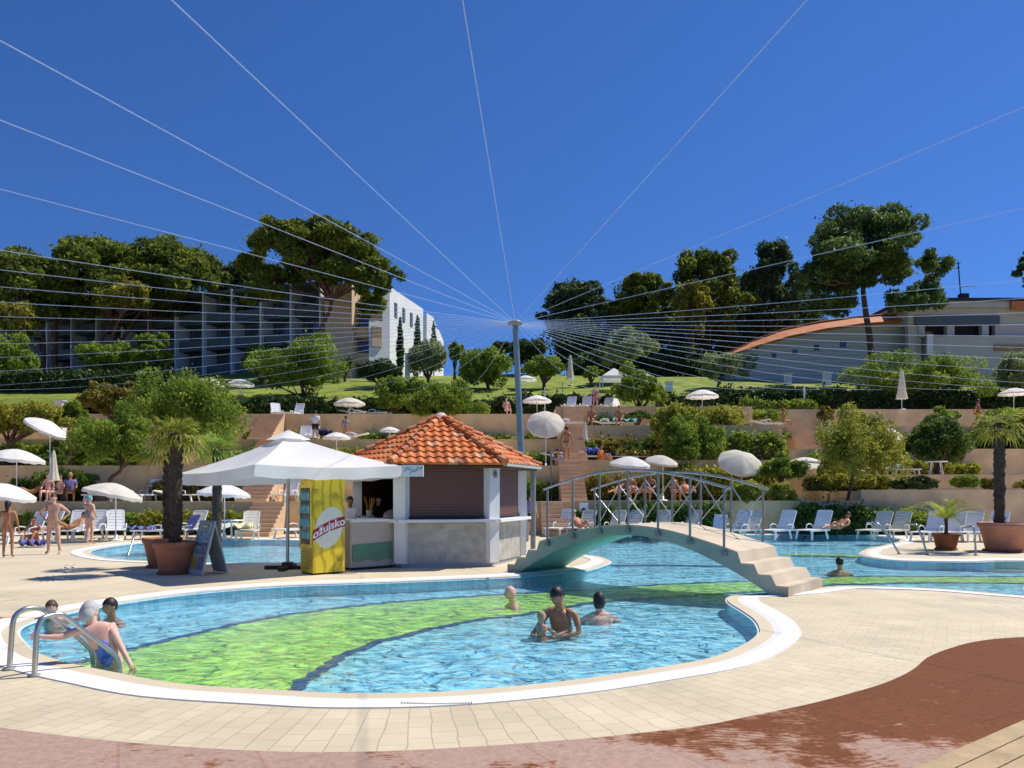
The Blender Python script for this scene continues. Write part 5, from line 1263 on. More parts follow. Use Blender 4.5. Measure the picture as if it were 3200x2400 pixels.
tp_('tanned person in orange shorts walking on the upper right terrace', 2112, 43.8, 70, 'walk', 1.75, skin='skin_tan', wear=[('swim_shorts','shorts','cloth_orange')])
tp_('dark haired person standing behind a white lounger above the white canopy', 681, 41.3, 180, 'stand', 1.75, skin='skin', wear=[('shirt','shirt','cloth_white'),('shorts','shorts','cloth_black')])
tp_('dark figure standing right of the navy bundle on the third left terrace', 747, 41.6, 200, 'stand', 1.5, skin='skin_tan', wear=[('shirt','shirt','cloth_grey')])
tp_('red haired sunbather leaning back on the left lowest terrace below the first parasol', 68, 32.3, -60, 'recline', 1.7, skin='skin_tan', hair='cloth_orange', wear=[('swim_shorts','briefs','cloth_cream')])
tp_('pinkish couple member sitting left of the closed parasol foot', 104, 32.4, 10, 'sit', 1.7, skin='skin_pink', hair='hair_brown', wear=[('swim_shorts','briefs','cloth_navy')])
tp_('long haired blond person sitting between bushes on the left lowest terrace', 152, 32.5, 30, 'sit', 1.75, skin='skin_tan', hair='hair_blond', hairstyle='long', wear=[('dress','shirt','cloth_purple')])
tp_('pink skinned person sitting right of the closed parasol foot', 130, 32.4, -20, 'sit', 1.6, skin='skin_pink', hair='hair_brown', wear=[('swim_shorts','briefs','cloth_blue')])
for i, (u, c, lb, hr) in enumerate(((1336,'cloth_pink','leftmost','hair_dark'),(1362,'cloth_orange','second from left','hair_brown'),(1378,'cloth_purple','third from left, in purple','hair_dark'),(1405,'cloth_navy','fourth from left, in navy','hair_dark'),(1485,'cloth_red','rightmost, in red','hair_dark'))):
    tp_('sunbather on the lowest terrace seen through the bridge bracing, %s' % lb, u, 32.0+.2*(i%2), -30+35*(i%3), 'sit' if i%2 else 'recline', 1.7, skin='skin_tan', hair=hr, wear=[('swimwear','suit' if i != 1 else 'briefs',c)])
tp_('person in dark clothes standing in the shade just right of the kiosk', 1146, 27.5, 150, 'stand', 1.7, wear=[('shirt','shirt','cloth_purple'),('shorts','shorts','cloth_black')])
tp_('person seated at the right end of the footbridge handrail on the lowest terrace', 1555-100+0, 33.0, 10, 'sit', 1.7, skin='skin_tan', wear=[('swim_shorts','briefs','cloth_navy')])
tp_('dark skinned person carrying something dark by the upper right terrace wall', 2004-140, 44.0, 40, 'ground', 1.7, skin='skin_tan', wear=[('swim_shorts','briefs','cloth_black')])
# ================= FOLIAGE =================
def leaf_cloud(name, clumps, n, size, m, parent, flat=.0, elong=1.6, stretch=None, shell=.55):
    """clumps: list of (centre, radii). n leaves per clump volume unit share."""
    w = np.array([c[1][0]*c[1][1]+c[1][0]*c[1][2]+c[1][1]*c[1][2] for c in clumps]); w = w/w.sum()
    cnt = np.maximum(8, (w*n).astype(int)); N_ = int(cnt.sum())
    ctr = np.repeat(np.array([c[0] for c in clumps], float), cnt, 0); rad = np.repeat(np.array([c[1] for c in clumps], float), cnt, 0)
    d = RNG.normal(size=(N_,3)); d /= np.linalg.norm(d, axis=1)[:,None]
    rr = shell+(1-shell)*RNG.random(N_)**.6; rr *= 1+.26*RNG.normal(size=N_)*(RNG.random(N_) < .30)
    p = ctr+d*rad*rr[:,None]
    a = RNG.normal(size=(N_,3)); a[:,2] *= (1-flat*.7); a += d*.35
    if stretch is not None: a += np.array(stretch)*RNG.random((N_,1))
    a /= np.linalg.norm(a, axis=1)[:,None]
    b = np.cross(a, RNG.normal(size=(N_,3))); b /= np.linalg.norm(b, axis=1)[:,None]
    s = size*(.45+1.3*RNG.random(N_)**1.6)[:,None]
    a = a*s*elong*.5; b = b*s*.5
    v = np.empty((N_,4,3)); v[:,0] = p-a; v[:,1] = p+b*.8; v[:,2] = p+a; v[:,3] = p-b*.8
    me = bpy.data.meshes.new(name); me.vertices.add(N_*4); me.vertices.foreach_set('co', v.astype(np.float32).ravel())
    me.loops.add(N_*4); me.loops.foreach_set('vertex_index', np.arange(N_*4, dtype=np.int32)); me.polygons.add(N_)
    me.polygons.foreach_set('loop_start', np.arange(0,N_*4,4,dtype=np.int32)); me.polygons.foreach_set('loop_total', np.full(N_,4,np.int32)); me.update(calc_edges=True)
    o = bpy.data.objects.new(name, me); COL.objects.link(o); me.materials.append(m); 
    if parent is not None: o.parent = parent
    return o
rnd = random.Random(11)
def crown(style, C, Rr, k):
    cl = []
    for i in range(k):
        if style == 'dome':       # umbrella pine: clumps on an arched cap
            a = i*2.399; f = math.sqrt((i+.5)/k); x = math.cos(a)*f; y = math.sin(a)*f; z = math.sqrt(max(0,1-f*f*.92))*1.5-.70+(rnd.uniform(-.55,.0) if rnd.random() < .4 else rnd.uniform(-.12,.12))
            r_ = rnd.uniform(.13,.25)*(1.1-.3*f); cl.append((C+Vector((x*Rr[0]*.92, y*Rr[1]*.92, z*Rr[2]*.85)), (Rr[0]*r_, Rr[1]*r_, Rr[2]*r_*rnd.uniform(.8,1.2))))
        elif style == 'pine':     # ragged upright clumps
            t = (i+.5)/k; a = i*2.399+rnd.uniform(-.4,.4); prof = (.45+.75*math.sin(min(1,t*1.25)*math.pi*.75)) if t > .12 else .6; prof *= (1.12-.55*t)
            f = rnd.uniform(.2,1.05)*prof; r_ = rnd.uniform(.13,.26)
            cl.append((C+Vector((math.cos(a)*f*Rr[0], math.sin(a)*f*Rr[1], (t*2-1)*Rr[2]*.85)), (Rr[0]*r_, Rr[1]*r_, Rr[2]*r_*.8)))
        elif style == 'feather':  # wispy tamarisk
            a = rnd.random()*6.28; el = math.asin(rnd.uniform(-.45,1)); f = rnd.uniform(.45,1.0)*(.86+.2*math.sin(a*3+Rr[0])+.12*math.sin(el*7+a*2)); r_ = rnd.uniform(.12,.25)
            cl.append((C+Vector((math.cos(a)*math.cos(el)*f*Rr[0], math.sin(a)*math.cos(el)*f*Rr[1], math.sin(el)*f*Rr[2])), (Rr[0]*r_, Rr[1]*r_, Rr[2]*r_*1.25)))
        elif style == 'column':
            t = (i+.5)/k; a = i*2.399; w_ = math.sin(math.pi*(t*.9+.06))**.6*(1.15-.6*t); cl.append((C+Vector((math.cos(a)*.4*w_*Rr[0], math.sin(a)*.4*w_*Rr[1], (t*2-1)*Rr[2]*.93)), (Rr[0]*.55*w_, Rr[1]*.55*w_, Rr[2]*.16)))
        else:                     # round bush
            a = rnd.random()*6.28; el = math.asin(rnd.uniform(-.6,1)); f = rnd.uniform(.35,.88)*(.88+.16*math.sin(a*4+Rr[1]*3)+.1*math.sin(el*6+a)); r_ = rnd.uniform(.18,.34)
            cl.append((C+Vector((math.cos(a)*math.cos(el)*f*Rr[0], math.sin(a)*math.cos(el)*f*Rr[1], math.sin(el)*f*Rr[2])), (Rr[0]*r_, Rr[1]*r_, Rr[2]*r_)))
    return cl
def tree(name, label, box, Y, style='round', m='leaf', n=5000, leaf=.16, trunk=None, k=34, cat='tree', bark='bark', group=None, dy=.7, tw=.18, sx=(1.0,), elong=1.6, flat=0, limbs=6, stretch=None, sub=None):
    """box: u0,v0,u1,v1 of the crown; trunk: list of bearings (u,v) from the ground up"""
    u0,v0,u1,v1 = box; c = P((u0+u1)/2, (v0+v1)/2, Y); Rr = Vector(((u1-u0)/2*Y/F, (u1-u0)/2*Y/F*dy, (v1-v0)/2*Y/F))*(1.10 if style in ('feather','round') else 1.0)
    if trunk: tx = X(trunk[0][0], Y)
    else: tx = c.x
    bz = gz(tx, Y); base = Vector((tx, Y, bz)); t = thing(name, label, cat, base, 0, group)
    cl = crown(style, c-base, Rr, int(k*(1.0 if style == 'column' else 1.7)))
    if sub:
        cl = []
        for (su,sv,ru,rv) in sub:
            sc3 = P(su,sv,Y+rnd.uniform(-1.5,1.5))-base; rr3 = Vector((ru*Y/F, ru*Y/F*.9, rv*Y/F))*1.42
            cl += crown('round', sc3, rr3, 17)
    pts = [Vector((0,0,-.15))]
    if trunk:
        for (u,v) in trunk[1:]: pts.append(P(u,v,Y)-base)
    cc = c-base
    if trunk or bz < Z(v1,Y)-.2 or cat == 'tree':
        q = MB(); top = cc+Vector((0,0,Rr.z*.1)); 
        if len(pts) == 1: pts.append(Vector((cc.x*.5, 0, max(.3, (cc.z-Rr.z)*.7))))
        fork = pts[-1].copy(); pts.append(top); sp = catmull(pts, False, 4); q.tube(sp, [tw*(1-.65*i/len(sp)) for i in range(len(sp))], 8)
        if bark == 'ref': pass
        for i in range(limbs):
            tgt = Vector(cl[(i*5+2)%len(cl)][0]); mid = fork.lerp(tgt,.5)+Vector((0,0,-Rr.z*.12)); q.tube([fork, mid, tgt], [tw*.5,tw*.32,tw*.12], 6)
        q.build('trunk', M[bark], t)
    leaf_cloud('crown', cl, int(n*1.45), leaf*.80, M[m], t, flat, elong, stretch); return t
PGP = 'pines on the hilltop'
# left pines (in front of the long building)
tree('umbrella_pine', 'big dome shaped umbrella pine with forked trunk before the beige stair tower', (500,480,862,672), 64, 'dome','needle',46000,.24,[(676,790),(690,720),(716,650)],60,bark='barkred',group=PGP,tw=.25,dy=.75,limbs=14,sub=[(538,572,42,30),(618,530,66,40),(702,520,76,36),(772,562,60,38),(822,606,38,40),(800,660,34,26),(600,598,56,26),(735,592,56,26),(575,640,52,20),(668,565,60,28)])
tree('umbrella_pine', 'broad pine left of centre over the left building, crown just below the cable', (62,500,385,725), 70, 'dome','needle',24000,.27,[(215,800),(218,740),(240,690)],46,bark='barkred',group=PGP,tw=.22,limbs=9)
tree('umbrella_pine', 'broad pine with pointed dark top at its right, over the left building', (232,503,505,715), 71, 'dome','needle',18000,.27,[(245,800),(262,740),(320,650)],40,bark='barkred',group=PGP,tw=.2,limbs=8)
tree('umbrella_pine', 'pine at the left frame edge with a low sloping crown', (-90,532,190,735), 68, 'dome','needle',19000,.27,[(92,810),(95,740),(80,680)],44,bark='barkred',group=PGP,tw=.22,limbs=8)
tree('pine_tree', 'short yellowish pine hanging in front of the facade columns', (210,600,345,690), 66, 'round','needle_yel',5000,.22,[(240,800),(240,740),(262,680)],20,bark='barkred',group=PGP,tw=.2)
tree('umbrella_pine', 'dark pine filling the gap between the two broad pines at left', (230,560,420,715), 73, 'round','needle_dark',12000,.27,[(330,800),(328,740),(325,690)],30,bark='barkred',group=PGP,tw=.25)
tree('umbrella_pine', 'dark pine behind the left end of the dome shaped umbrella pine', (455,560,600,700), 73, 'round','needle_dark',8000,.27,[(520,800),(520,740),(525,690)],26,bark='barkred',group=PGP,tw=.25)
tree('umbrella_pine', 'dark pine behind the two leftmost pines', (40,575,210,720), 74, 'round','needle_dark',10000,.27,[(120,800),(120,740),(122,690)],28,bark='barkred',group=PGP,tw=.25)
tree('pine_tree', 'bushy pine low at the left frame edge', (-30,640,95,740), 64, 'round','needle_yel',6000,.22,[(60,815),(60,760)],22,group=PGP)
tree('bushy_tree', 'rounded dark green tree at the left edge below the pines', (-30,728,85,835), 61, 'round','leaf',7000,.2,[(30,850),(30,820)],26)
tree('bushy_tree', 'rounded bush before the left facade, left one of a pair', (178,742,292,822), 63, 'round','leaf',6500,.2,None,24)
tree('bushy_tree', 'taller pointed bush before the left facade, right one of a pair', (282,718,382,812), 63.5, 'pine','leaf',6500,.2,None,26)
tree('bushy_tree', 'dark low bush left of the bright green shrub tree', (515,740,612,825), 60, 'round','leaf_dark',6000,.18,None,24)
tree('shrub_tree', 'large bright green shrub tree with short dark trunk below the umbrella pine', (556,738,752,866), 54, 'feather','leaf',15000,.15,[(655,885),(655,860)],44,tw=.16)
tree('shrub', 'small dark bush at the foot of the beige stair tower', (728,770,762,812), 62,'round','leaf_dark',1500,.16,None,12,cat='shrub')
tree('clipped_shrub', 'dark dome shaped clipped bush below the white wing', (774,777,872,832), 58, 'round','hedge',6500,.14,None,26,cat='shrub',dy=.8)
tree('olive_tree', 'grey green rounded tree at the right of the white wing', (878,720,966,828), 60, 'round','leaf_olive',7000,.16,[(925,840),(925,820)],26)
CG = 'cypresses by the white wing'
tree('cypress', 'tallest thin dark cypress, leftmost of three by the white wing', (854,684,875,812), 64, 'column','leaf_dark',2600,.16,None,22,group=CG,tw=.08)
tree('cypress', 'middle thin dark cypress of three by the white wing', (891,682,912,790), 68, 'column','leaf_dark',2200,.16,None,20,group=CG,tw=.08)
tree('cypress', 'shortest thin dark cypress, rightmost of three by the white wing', (930,694,944,770), 72, 'column','leaf_dark',1600,.16,None,16,group=CG,tw=.07)
tree('bushy_tree', 'round topped green tree with forked trunk left of the mast', (985,752,1112,850), 57, 'round','leaf',10000,.17,[(1058,868),(1056,845),(1052,825)],34)
tree('bushy_tree', 'small thin topped tree against the sky between white wing and mast', (965,735,1000,790), 66, 'feather','leaf',1500,.2,None,12)
tree('bushy_tree', 'yellow green bushy tree right of the mast', (1128,765,1222,822), 58, 'round','leaf',7500,.17,None,26)
tree('bushy_tree', 'dark green tree behind the mast, left of the dark wood', (1095,728,1185,800), 70, 'round','needle_dark',5000,.22,None,22)
tree('bushy_tree', 'low dark bush behind the green tree left of the mast', (1060,735,1105,775), 72, 'round','needle_dark',2000,.22,None,14)
tree('olive_tree', 'pale olive tree before the dark wood, right of the mast', (1300,708,1412,798), 62, 'feather','leaf_olive',9000,.15,[(1355,830),(1357,800)],30,tw=.14)
tree('shrub', 'bright green round bush left of the white peaked tent', (1252,793,1302,822), 60,'round','leaf',2200,.16,None,14,cat='shrub')
# right hand wood
for i, (b, Y, st_, mm, n_, lb) in enumerate([
 ((1168,606,1330,720),76,'pine','needle_dark',11000,'dark ragged pine at the left end of the right hand wood'),
 ((1318,586,1468,730),75,'pine','needle',11000,'green pine with pointed top, second from the left in the wood'),
 ((1440,534,1625,720),73,'pine','needle',14000,'tall olive green pine in the middle of the right hand wood'),
 ((1452,602,1540,722),70,'pine','needle_yel',5000,'yellow green pine in front of the tall olive one'),
 ((1590,514,1745,735),75,'pine','needle_dark',13000,'dark pine with spiky top left of the biggest pine'),
 ((1178,690,1330,840),73,'round','needle_dark',9000,'dark undergrowth tree low at the left of the wood'),
 ((1310,700,1470,840),74,'round','needle_dark',9000,'dark undergrowth tree behind the pale olive tree'),
 ((1440,690,1610,840),74,'round','needle_dark',10000,'dark undergrowth tree under the middle of the wood'),
 ((1560,660,1720,800),77,'round','needle_dark',8000,'dark undergrowth tree behind the siding wall top'),
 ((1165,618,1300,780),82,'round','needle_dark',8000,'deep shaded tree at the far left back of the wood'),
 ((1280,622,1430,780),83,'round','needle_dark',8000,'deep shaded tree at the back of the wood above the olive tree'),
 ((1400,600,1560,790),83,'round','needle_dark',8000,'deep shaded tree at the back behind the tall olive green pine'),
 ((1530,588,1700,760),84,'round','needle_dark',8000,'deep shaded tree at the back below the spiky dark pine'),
 ((1650,610,1800,740),84,'round','needle_dark',6000,'deep shaded tree at the back left of the biggest pine'),
 ((1225,745,1360,845),70,'round','needle_dark',6000,'low dark thicket tree behind the closed tall parasol'),
 ((1400,745,1540,845),70,'round','needle_dark',6000,'low dark thicket tree left of the small yellow green tree')]):
    tree('pine_tree' if st_ == 'pine' else 'bushy_tree', lb, b, Y, st_, mm, n_, .26, None, 34 if st_=='pine' else 26, bark='barkred', group=PGP if st_=='pine' else None, tw=.22, dy=.6)
tree('pine_tree', 'biggest pine with bare dark trunk standing before the siding wall', (1722,442,2048,682), 58, 'pine','needle_mid',50000,.19,[(1888,810),(1880,740),(1868,660),(1865,600)],70,bark='bark',group=PGP,tw=.30,dy=.7,limbs=18,sub=[(1870,492,72,48),(1805,530,52,38),(1935,515,46,38),(1762,592,42,32),(1835,600,60,34),(1915,585,70,40),(2012,572,36,32),(2003,642,44,38),(1792,655,50,30),(1950,655,34,24),(1875,555,90,36)])
tree('pine_tree', 'pine fragment at the right frame edge above the flat roof', (2192,535,2290,625), 80, 'pine','needle_dark',3000,.25,None,14,group=PGP)
# lawn and terrace shrubs
TG = 'feathery tamarisks on the terraces'
tree('tamarisk', 'big feathery green tree behind the palm crown at left', (290,800,522,1002), 36.5, 'feather','leaf',22000,.105,[(360,1010),(362,985)],58,group=TG,tw=.13,stretch=(0,0,.8))
tree('tamarisk', 'feathery tree with a leaning dark trunk over the rear poolside at left', (158,893,330,1030), 31.6, 'feather','leaf',17000,.09,[(232,1062),(238,1036),(262,1012)],46,group=TG,tw=.11,stretch=(0,0,.8))
tree('shrub_tree', 'yellow brown leaved tree above the feathery trees at left', (180,825,305,918), 42, 'feather','leaf_brown',9000,.13,None,30)
tree('shrub_tree', 'yellow green tree mass at the left frame edge above the tipped parasol', (-40,858,135,960), 38, 'feather','leaf_yel',11000,.11,[(5,1000),(20,960)],36)
tree('shrub', 'dark green bush right of the tipped parasol', (115,862,190,935), 39, 'round','leaf',5000,.12,None,20,cat='shrub')
tree('tamarisk', 'feathery yellow green tree with two crowns behind the tiled roof, left part', (805,808,905,905), 47.5,'feather','leaf',9000,.13,[(840,905),(845,890)],30,group=TG,tw=.1)
tree('tamarisk', 'feathery yellow green tree behind the tip of the tiled roof', (880,828,1045,925), 45.6,'feather','leaf',14000,.12,[(960,925),(962,900)],40,group=TG,tw=.1)
tree('tamarisk', 'feathery tree standing on the middle top terrace wall', (1318,798,1432,890), 46.2,'feather','leaf',11000,.12,[(1382,915),(1380,885)],34,group=TG,tw=.12)
tree('shrub', 'small dark shrub at the foot of the feathery tree on the middle terrace', (1345,885,1410,915), 43,'round','leaf_dark',2500,.11,None,14,cat='shrub')
tree('tamarisk', 'feathery yellowish tree behind the middle of the footbridge', (1402,880,1500,985), 37.2,'feather','leaf_yel',10000,.095,[(1452,1000),(1455,970)],34,group=TG,tw=.09)
tree('tamarisk', 'leafy green tree hiding part of the second terrace right of the footbridge top', (1425,905,1555,1012), 35.9,'feather','leaf',13000,.095,[(1490,1020),(1488,990)],38,group=TG,tw=.10)
tree('shrub_tree', 'wide yellow green bush over the third terrace left of the pink ramp', (1500,872,1612,965), 41,'round','leaf_yel',9000,.11,None,30)
tree('shrub', 'bright green bush between wide yellow bush and the crouching sunbather', (1590,885,1700,915), 46.5,'round','leaf',4500,.12,None,22,cat='shrub')
tree('shrub', 'dark green hedge like bush under the crouching sunbather', (1560,915,1705,972), 41.5,'round','leaf_dark',9000,.11,None,34,cat='shrub',dy=.3)
tree('tamarisk', 'slender feathery tree with a thin curved dark trunk right of the bridge steps', (1768,888,1955,1065), 31.5,'feather','leaf_yel',19000,.085,[(1828,1092),(1835,1062),(1846,1010)],54,group=TG,tw=.09,stretch=(0,0,.7))
tree('shrub_tree', 'large dark green bush right of the slender feathery tree', (1955,898,2092,1022), 36.5,'round','leaf_dark',15000,.11,None,38)
tree('shrub', 'mid green bush on top of the large dark one', (2010,880,2075,915), 42.5,'round','leaf',2500,.12,None,14,cat='shrub')
tree('shrub', 'reddish brown round shrub on the pink ramp', (1762,878,1802,912), 45.5,'round','leaf_brown',2200,.11,None,14,cat='shrub')
tree('tamarisk', 'widest feathery tree on the right with short forked dark trunk', (1865,765,2132,885), 50,'feather','leaf',24000,.12,[(2012,902),(2015,885),(2018,868)],60,group=TG,tw=.15,dy=.5)
tree('tamarisk', 'pale feathery tree at the right frame edge above the shaded parasol', (2140,755,2290,865), 50.5,'feather','leaf_olive',11000,.13,[(2215,900),(2215,860)],34,group=TG,tw=.12)
tree('tamarisk', 'small yellow green tree before the left end of the siding wall', (1500,758,1622,830), 57,'feather','leaf_olive',7000,.13,[(1548,850),(1552,828),(1560,812)],26,group=TG,tw=.1)
tree('shrub', 'bright green bush beside the walking person at right', (2110,875,2260,938), 42,'round','leaf',9000,.12,None,28,cat='shrub')
tree('shrub', 'bright leafy shrub behind the grey white parasol right of the bridge end', (1640,982,1735,1050), 33.0,'round','leaf',8000,.09,None,26,cat='shrub')
tree('shrub', 'yellow green shrub right of the slanting far railing', (1660,1035,1722,1112), 31.3,'round','leaf_yel',5500,.085,None,22,cat='shrub')
tree('shrub', 'yellow brown shrub seen through the far railing of the bridge', (1560,1032,1650,1110), 31.4,'round','leaf_yel',6500,.085,None,24,cat='shrub')
BG = 'round bushes on the right terrace edge'
tree('clipped_shrub', 'wide dark round bush on the right terrace edge, left of the young palm', (1918,1028,2020,1064), 32.2,'round','hedge',6500,.08,None,26,cat='shrub',group=BG,dy=.5)
tree('clipped_shrub', 'dark round bush on the right terrace edge, right of the young palm', (2055,1024,2120,1062), 32.2,'round','leaf',4500,.08,None,22,cat='shrub',group=BG,dy=.5)
tree('shrub', 'brown green shrub just left of the tall right palm trunk', (2120,1032,2162,1062), 32.2,'round','leaf_brown',2500,.08,None,14,cat='shrub')
tree('shrub', 'brown green shrub just right of the tall right palm trunk', (2180,1034,2260,1062), 32.2,'round','leaf_brown',3500,.08,None,16,cat='shrub')
tree('shrub', 'large dark bush behind the closed cream parasol on the left terrace', (75,1008,200,1062), 33.6,'round','leaf_dark',8000,.09,None,30,cat='shrub')
tree('shrub', 'green bush above the closed cream parasol', (80,975,150,1012), 37.5,'round','leaf_dark',4500,.1,None,18,cat='shrub')
tree('shrub', 'low green bush left of the leaning dark trunk', (180,985,260,1020), 37.2,'round','leaf',4500,.1,None,18,cat='shrub')
tree('shrub', 'green bush in front of the tiled roof left slope', (818,945,880,990), 36.6,'round','leaf',4000,.1,None,18,cat='shrub')
tree('shrub', 'brownish bush left of the closed white parasol on the second terrace', (1290,945,1350,990), 38.9,'round','leaf_brown',4500,.1,None,20,cat='shrub')
tree('shrub', 'dark bush behind the navy towel on the second terrace', (1320,955,1400,992), 39.0,'round','leaf_dark',5000,.1,None,20,cat='shrub')
tree('shrub', 'green bush behind the standing man on the second terrace', (1232,950,1290,988), 38.9,'round','leaf',4000,.1,None,18,cat='shrub')
# hedges and planting strips
def hedge(label, u0, u1, v0, Y, h, dpt=.9, m='hedge', n=9000, leaf=.13, name='hedge', lumps=0, core=True):
    x0, x1 = X(u0,Y), X(u1,Y); z = gz((x0+x1)/2, Y) if v0 is None else Z(v0, Y)
    t = thing(name, label, 'hedge', ((x0+x1)/2, Y, z)); w = x1-x0; k = max(3, int(w/(h*.8)))
    cl = [(Vector((-w/2+w*(i+.5)/k, rnd.uniform(-.1,.1), h*.5+rnd.uniform(-.06,.10)*h)), (w/k*.68, dpt*.5, h*.52*rnd.uniform(.85,1.15) if lumps else h*.52)) for i in range(k)]
    leaf_cloud('foliage', cl, n, leaf, M[m], t)
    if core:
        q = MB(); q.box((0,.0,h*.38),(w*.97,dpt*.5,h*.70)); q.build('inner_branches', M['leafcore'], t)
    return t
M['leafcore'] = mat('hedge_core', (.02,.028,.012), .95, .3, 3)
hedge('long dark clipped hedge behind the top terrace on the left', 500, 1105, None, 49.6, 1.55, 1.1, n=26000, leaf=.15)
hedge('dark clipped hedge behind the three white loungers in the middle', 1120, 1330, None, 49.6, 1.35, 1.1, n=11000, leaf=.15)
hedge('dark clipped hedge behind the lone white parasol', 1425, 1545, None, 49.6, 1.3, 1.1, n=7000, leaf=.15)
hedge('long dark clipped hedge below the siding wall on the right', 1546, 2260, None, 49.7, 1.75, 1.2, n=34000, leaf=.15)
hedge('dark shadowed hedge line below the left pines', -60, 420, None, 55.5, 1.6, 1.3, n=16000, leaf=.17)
hedge('green planting strip at the foot of the top left terrace wall', 780, 1110, None, 44.5, 0.69, .7, 'leaf', 8000, .1, 'planting_strip',1)
hedge('green planting strip along the wall right of the mast', 1135, 1215, None, 44.4, 0.75, .7, 'leaf', 2600, .1, 'planting_strip',1)
hedge('dark planting strip behind the seated pair on the third terrace', 1268, 1340, None, 44.4, 0.94, .7, 'leaf_dark', 2600, .1, 'planting_strip',1)
hedge('low shrub row along the rear poolside wall at far left', 40, 300, None, 30.2, 0.94, .8, 'leaf', 11000, .08, 'planting_strip',1)
hedge('low shrub row along the rear poolside wall behind the palm trunks', 305, 545, None, 30.2, 0.94, .8, 'leaf_yel', 10000, .08, 'planting_strip',1)
hedge('leafy shrub row behind the loungers at the left end of the bridge', 1215, 1300, None, 30.2, 1.00, .8, 'leaf_dark', 4500, .08, 'planting_strip',1)
hedge('dark leafy shrub row below the bathers behind the bridge', 1300, 1560, None, 30.2, 1.25, .8, 'leaf_dark', 12000, .08, 'planting_strip',1)
hedge('leafy shrub row behind the sunbather on the far right poolside', 1720, 1880, None, 30.3, 1.25, .8, 'leaf_dark', 8000, .08, 'planting_strip',1)
hedge('low green shrub row behind the pair of cream loungers', 1882, 2075, None, 30.3, 0.94, .7, 'leaf', 7000, .08, 'planting_strip',1)
hedge('bushy strip on the lowest terrace behind the mid bridge railing', 1268, 1420, None, 35.0, 1.12, .7, 'leaf_brown', 5500, .09, 'planting_strip',1)
hedge('bushy strip above the kiosk right of the floodlight post', 1135, 1200, None, 35.0, 0.88, .7, 'leaf', 2500, .09, 'planting_strip',1)
hedge('green strip along the foot of the right second terrace wall', 1740, 1920, None, 33.4, 0.75, .6, 'leaf_yel', 6000, .09, 'planting_strip',1)
hedge('shrub row at the foot of the third terrace wall at far left', 0, 300, None, 39.4, 1.38, .8, 'leaf', 12000, .1, 'planting_strip',1)
hedge('shrub row at the foot of the second terrace wall at far left', 20, 200, None, 34.9, 1.12, .8, 'leaf_dark', 7000, .09, 'planting_strip',1)
hedge('brownish shrub row at the foot of the second terrace wall behind the dark palm', 330, 520, None, 34.9, 1.00, .8, 'leaf_brown', 7000, .09, 'planting_strip',1)
hedge('green strip at the foot of the third terrace wall left of the upper steps', 480, 560, None, 39.4, 1.00, .8, 'leaf', 4000, .1, 'planting_strip',1)
hedge('low green strip behind the white loungers above the big canopy', 625, 700, None, 44.4, 0.88, .7, 'leaf_yel', 3500, .1, 'planting_strip',1)
hedge('shrub row below the third terrace wall above the canopy top', 610, 800, None, 39.4, 1.12, .8, 'leaf_yel', 8000, .1, 'planting_strip',1)
hedge('brownish shrub row right of the orange person on the second terrace', 1262, 1440, None, 39.4, 1.38, .8, 'leaf_brown', 10000, .1, 'planting_strip',1)
hedge('yellow green shrub row along the middle third terrace edge', 1420, 1600, None, 43.9, 1.50, .9, 'leaf_yel', 10000, .11, 'planting_strip',1)
hedge('trailing green shrubs along the middle second terrace edge', 1400, 1690, None, 39.0, 1.62, .9, 'leaf', 15000, .1, 'planting_strip',1)
hedge('yellow green shrubs on the lowest terrace below the tilted parasols', 1440, 1660, None, 34.8, 1.62, .8, 'leaf_yel', 13000, .09, 'planting_strip',1)
hedge('green shrubs in the middle of the right second terrace behind the loungers', 1740, 1960, None, 38.4, 1.25, .8, 'leaf', 10000, .09, 'planting_strip',1)
hedge('yellowish grassy shrubs along the right third terrace', 1750, 1960, None, 42.4, 1.25, .8, 'leaf_yel', 9000, .1, 'planting_strip',1)
hedge('green shrub row above the right second terrace wall near the tall palm', 2090, 2260, None, 42.4, 1.25, .8, 'leaf', 7000, .1, 'planting_strip',1)
hedge('grassy strip on top of the upper right ramp below the dark hedge', 1600, 1760, None, 48.6, 0.88, .8, 'leaf', 6000, .11, 'planting_strip',1)
for i_, (u_, Y_, w_, lb_) in enumerate(((560,43.6,60,'grassy strip left of the upper steps on the left hillside'),(900,38.9,150,'grassy strip behind the tip of the tiled roof'),(1380,38.6,110,'ground cover at the foot of the middle third terrace wall'),(2040,38.5,140,'ground cover right of the large dark bush'),(1170,39.3,60,'ground cover left of the big tipped parasol'),(250,43.8,260,'ground cover along the left third terrace'))):
    hedge(lb_, u_-w_/2, u_+w_/2, None, Y_, .8, .8, ('leaf_yel','leaf','leaf_brown')[i_%3], 5200, .1, 'planting_strip', 1)
# ================= BUILDINGS =================
HZ = 13.3
A = Vector((-17.3,68,0)); Bp = Vector((-47.2,77,0)); dv = (A-Bp).normalized(); LB = Bp-dv*14
M['hotel'] = mat('painted_shade_render', (.08,.115,.145), .85, .3, .6); M['hfin'] = mat('fin_white', (.62,.68,.72), .8, .05, 1)  # shade on the facade is put into this dark blue grey
blt = thing('hotel_block', 'long grey three storey block with white fins in the shade behind the left pines', 'building', LB, math.atan2(dv.y,dv.x))
LL = (A-LB).length; zb, zt = 10.5, 20.8
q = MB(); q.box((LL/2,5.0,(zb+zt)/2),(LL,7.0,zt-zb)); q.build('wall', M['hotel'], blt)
nb = 14; bw = LL/nb; H3 = (zt-13.2)/3
for i in range(nb+1):
    q = MB(); q.box((i*bw if i < nb else LL-.15, .55, (zb+zt)/2+.15),(.17,1.9,zt-zb+.3)); q.build('fin', M['hfin'], blt)
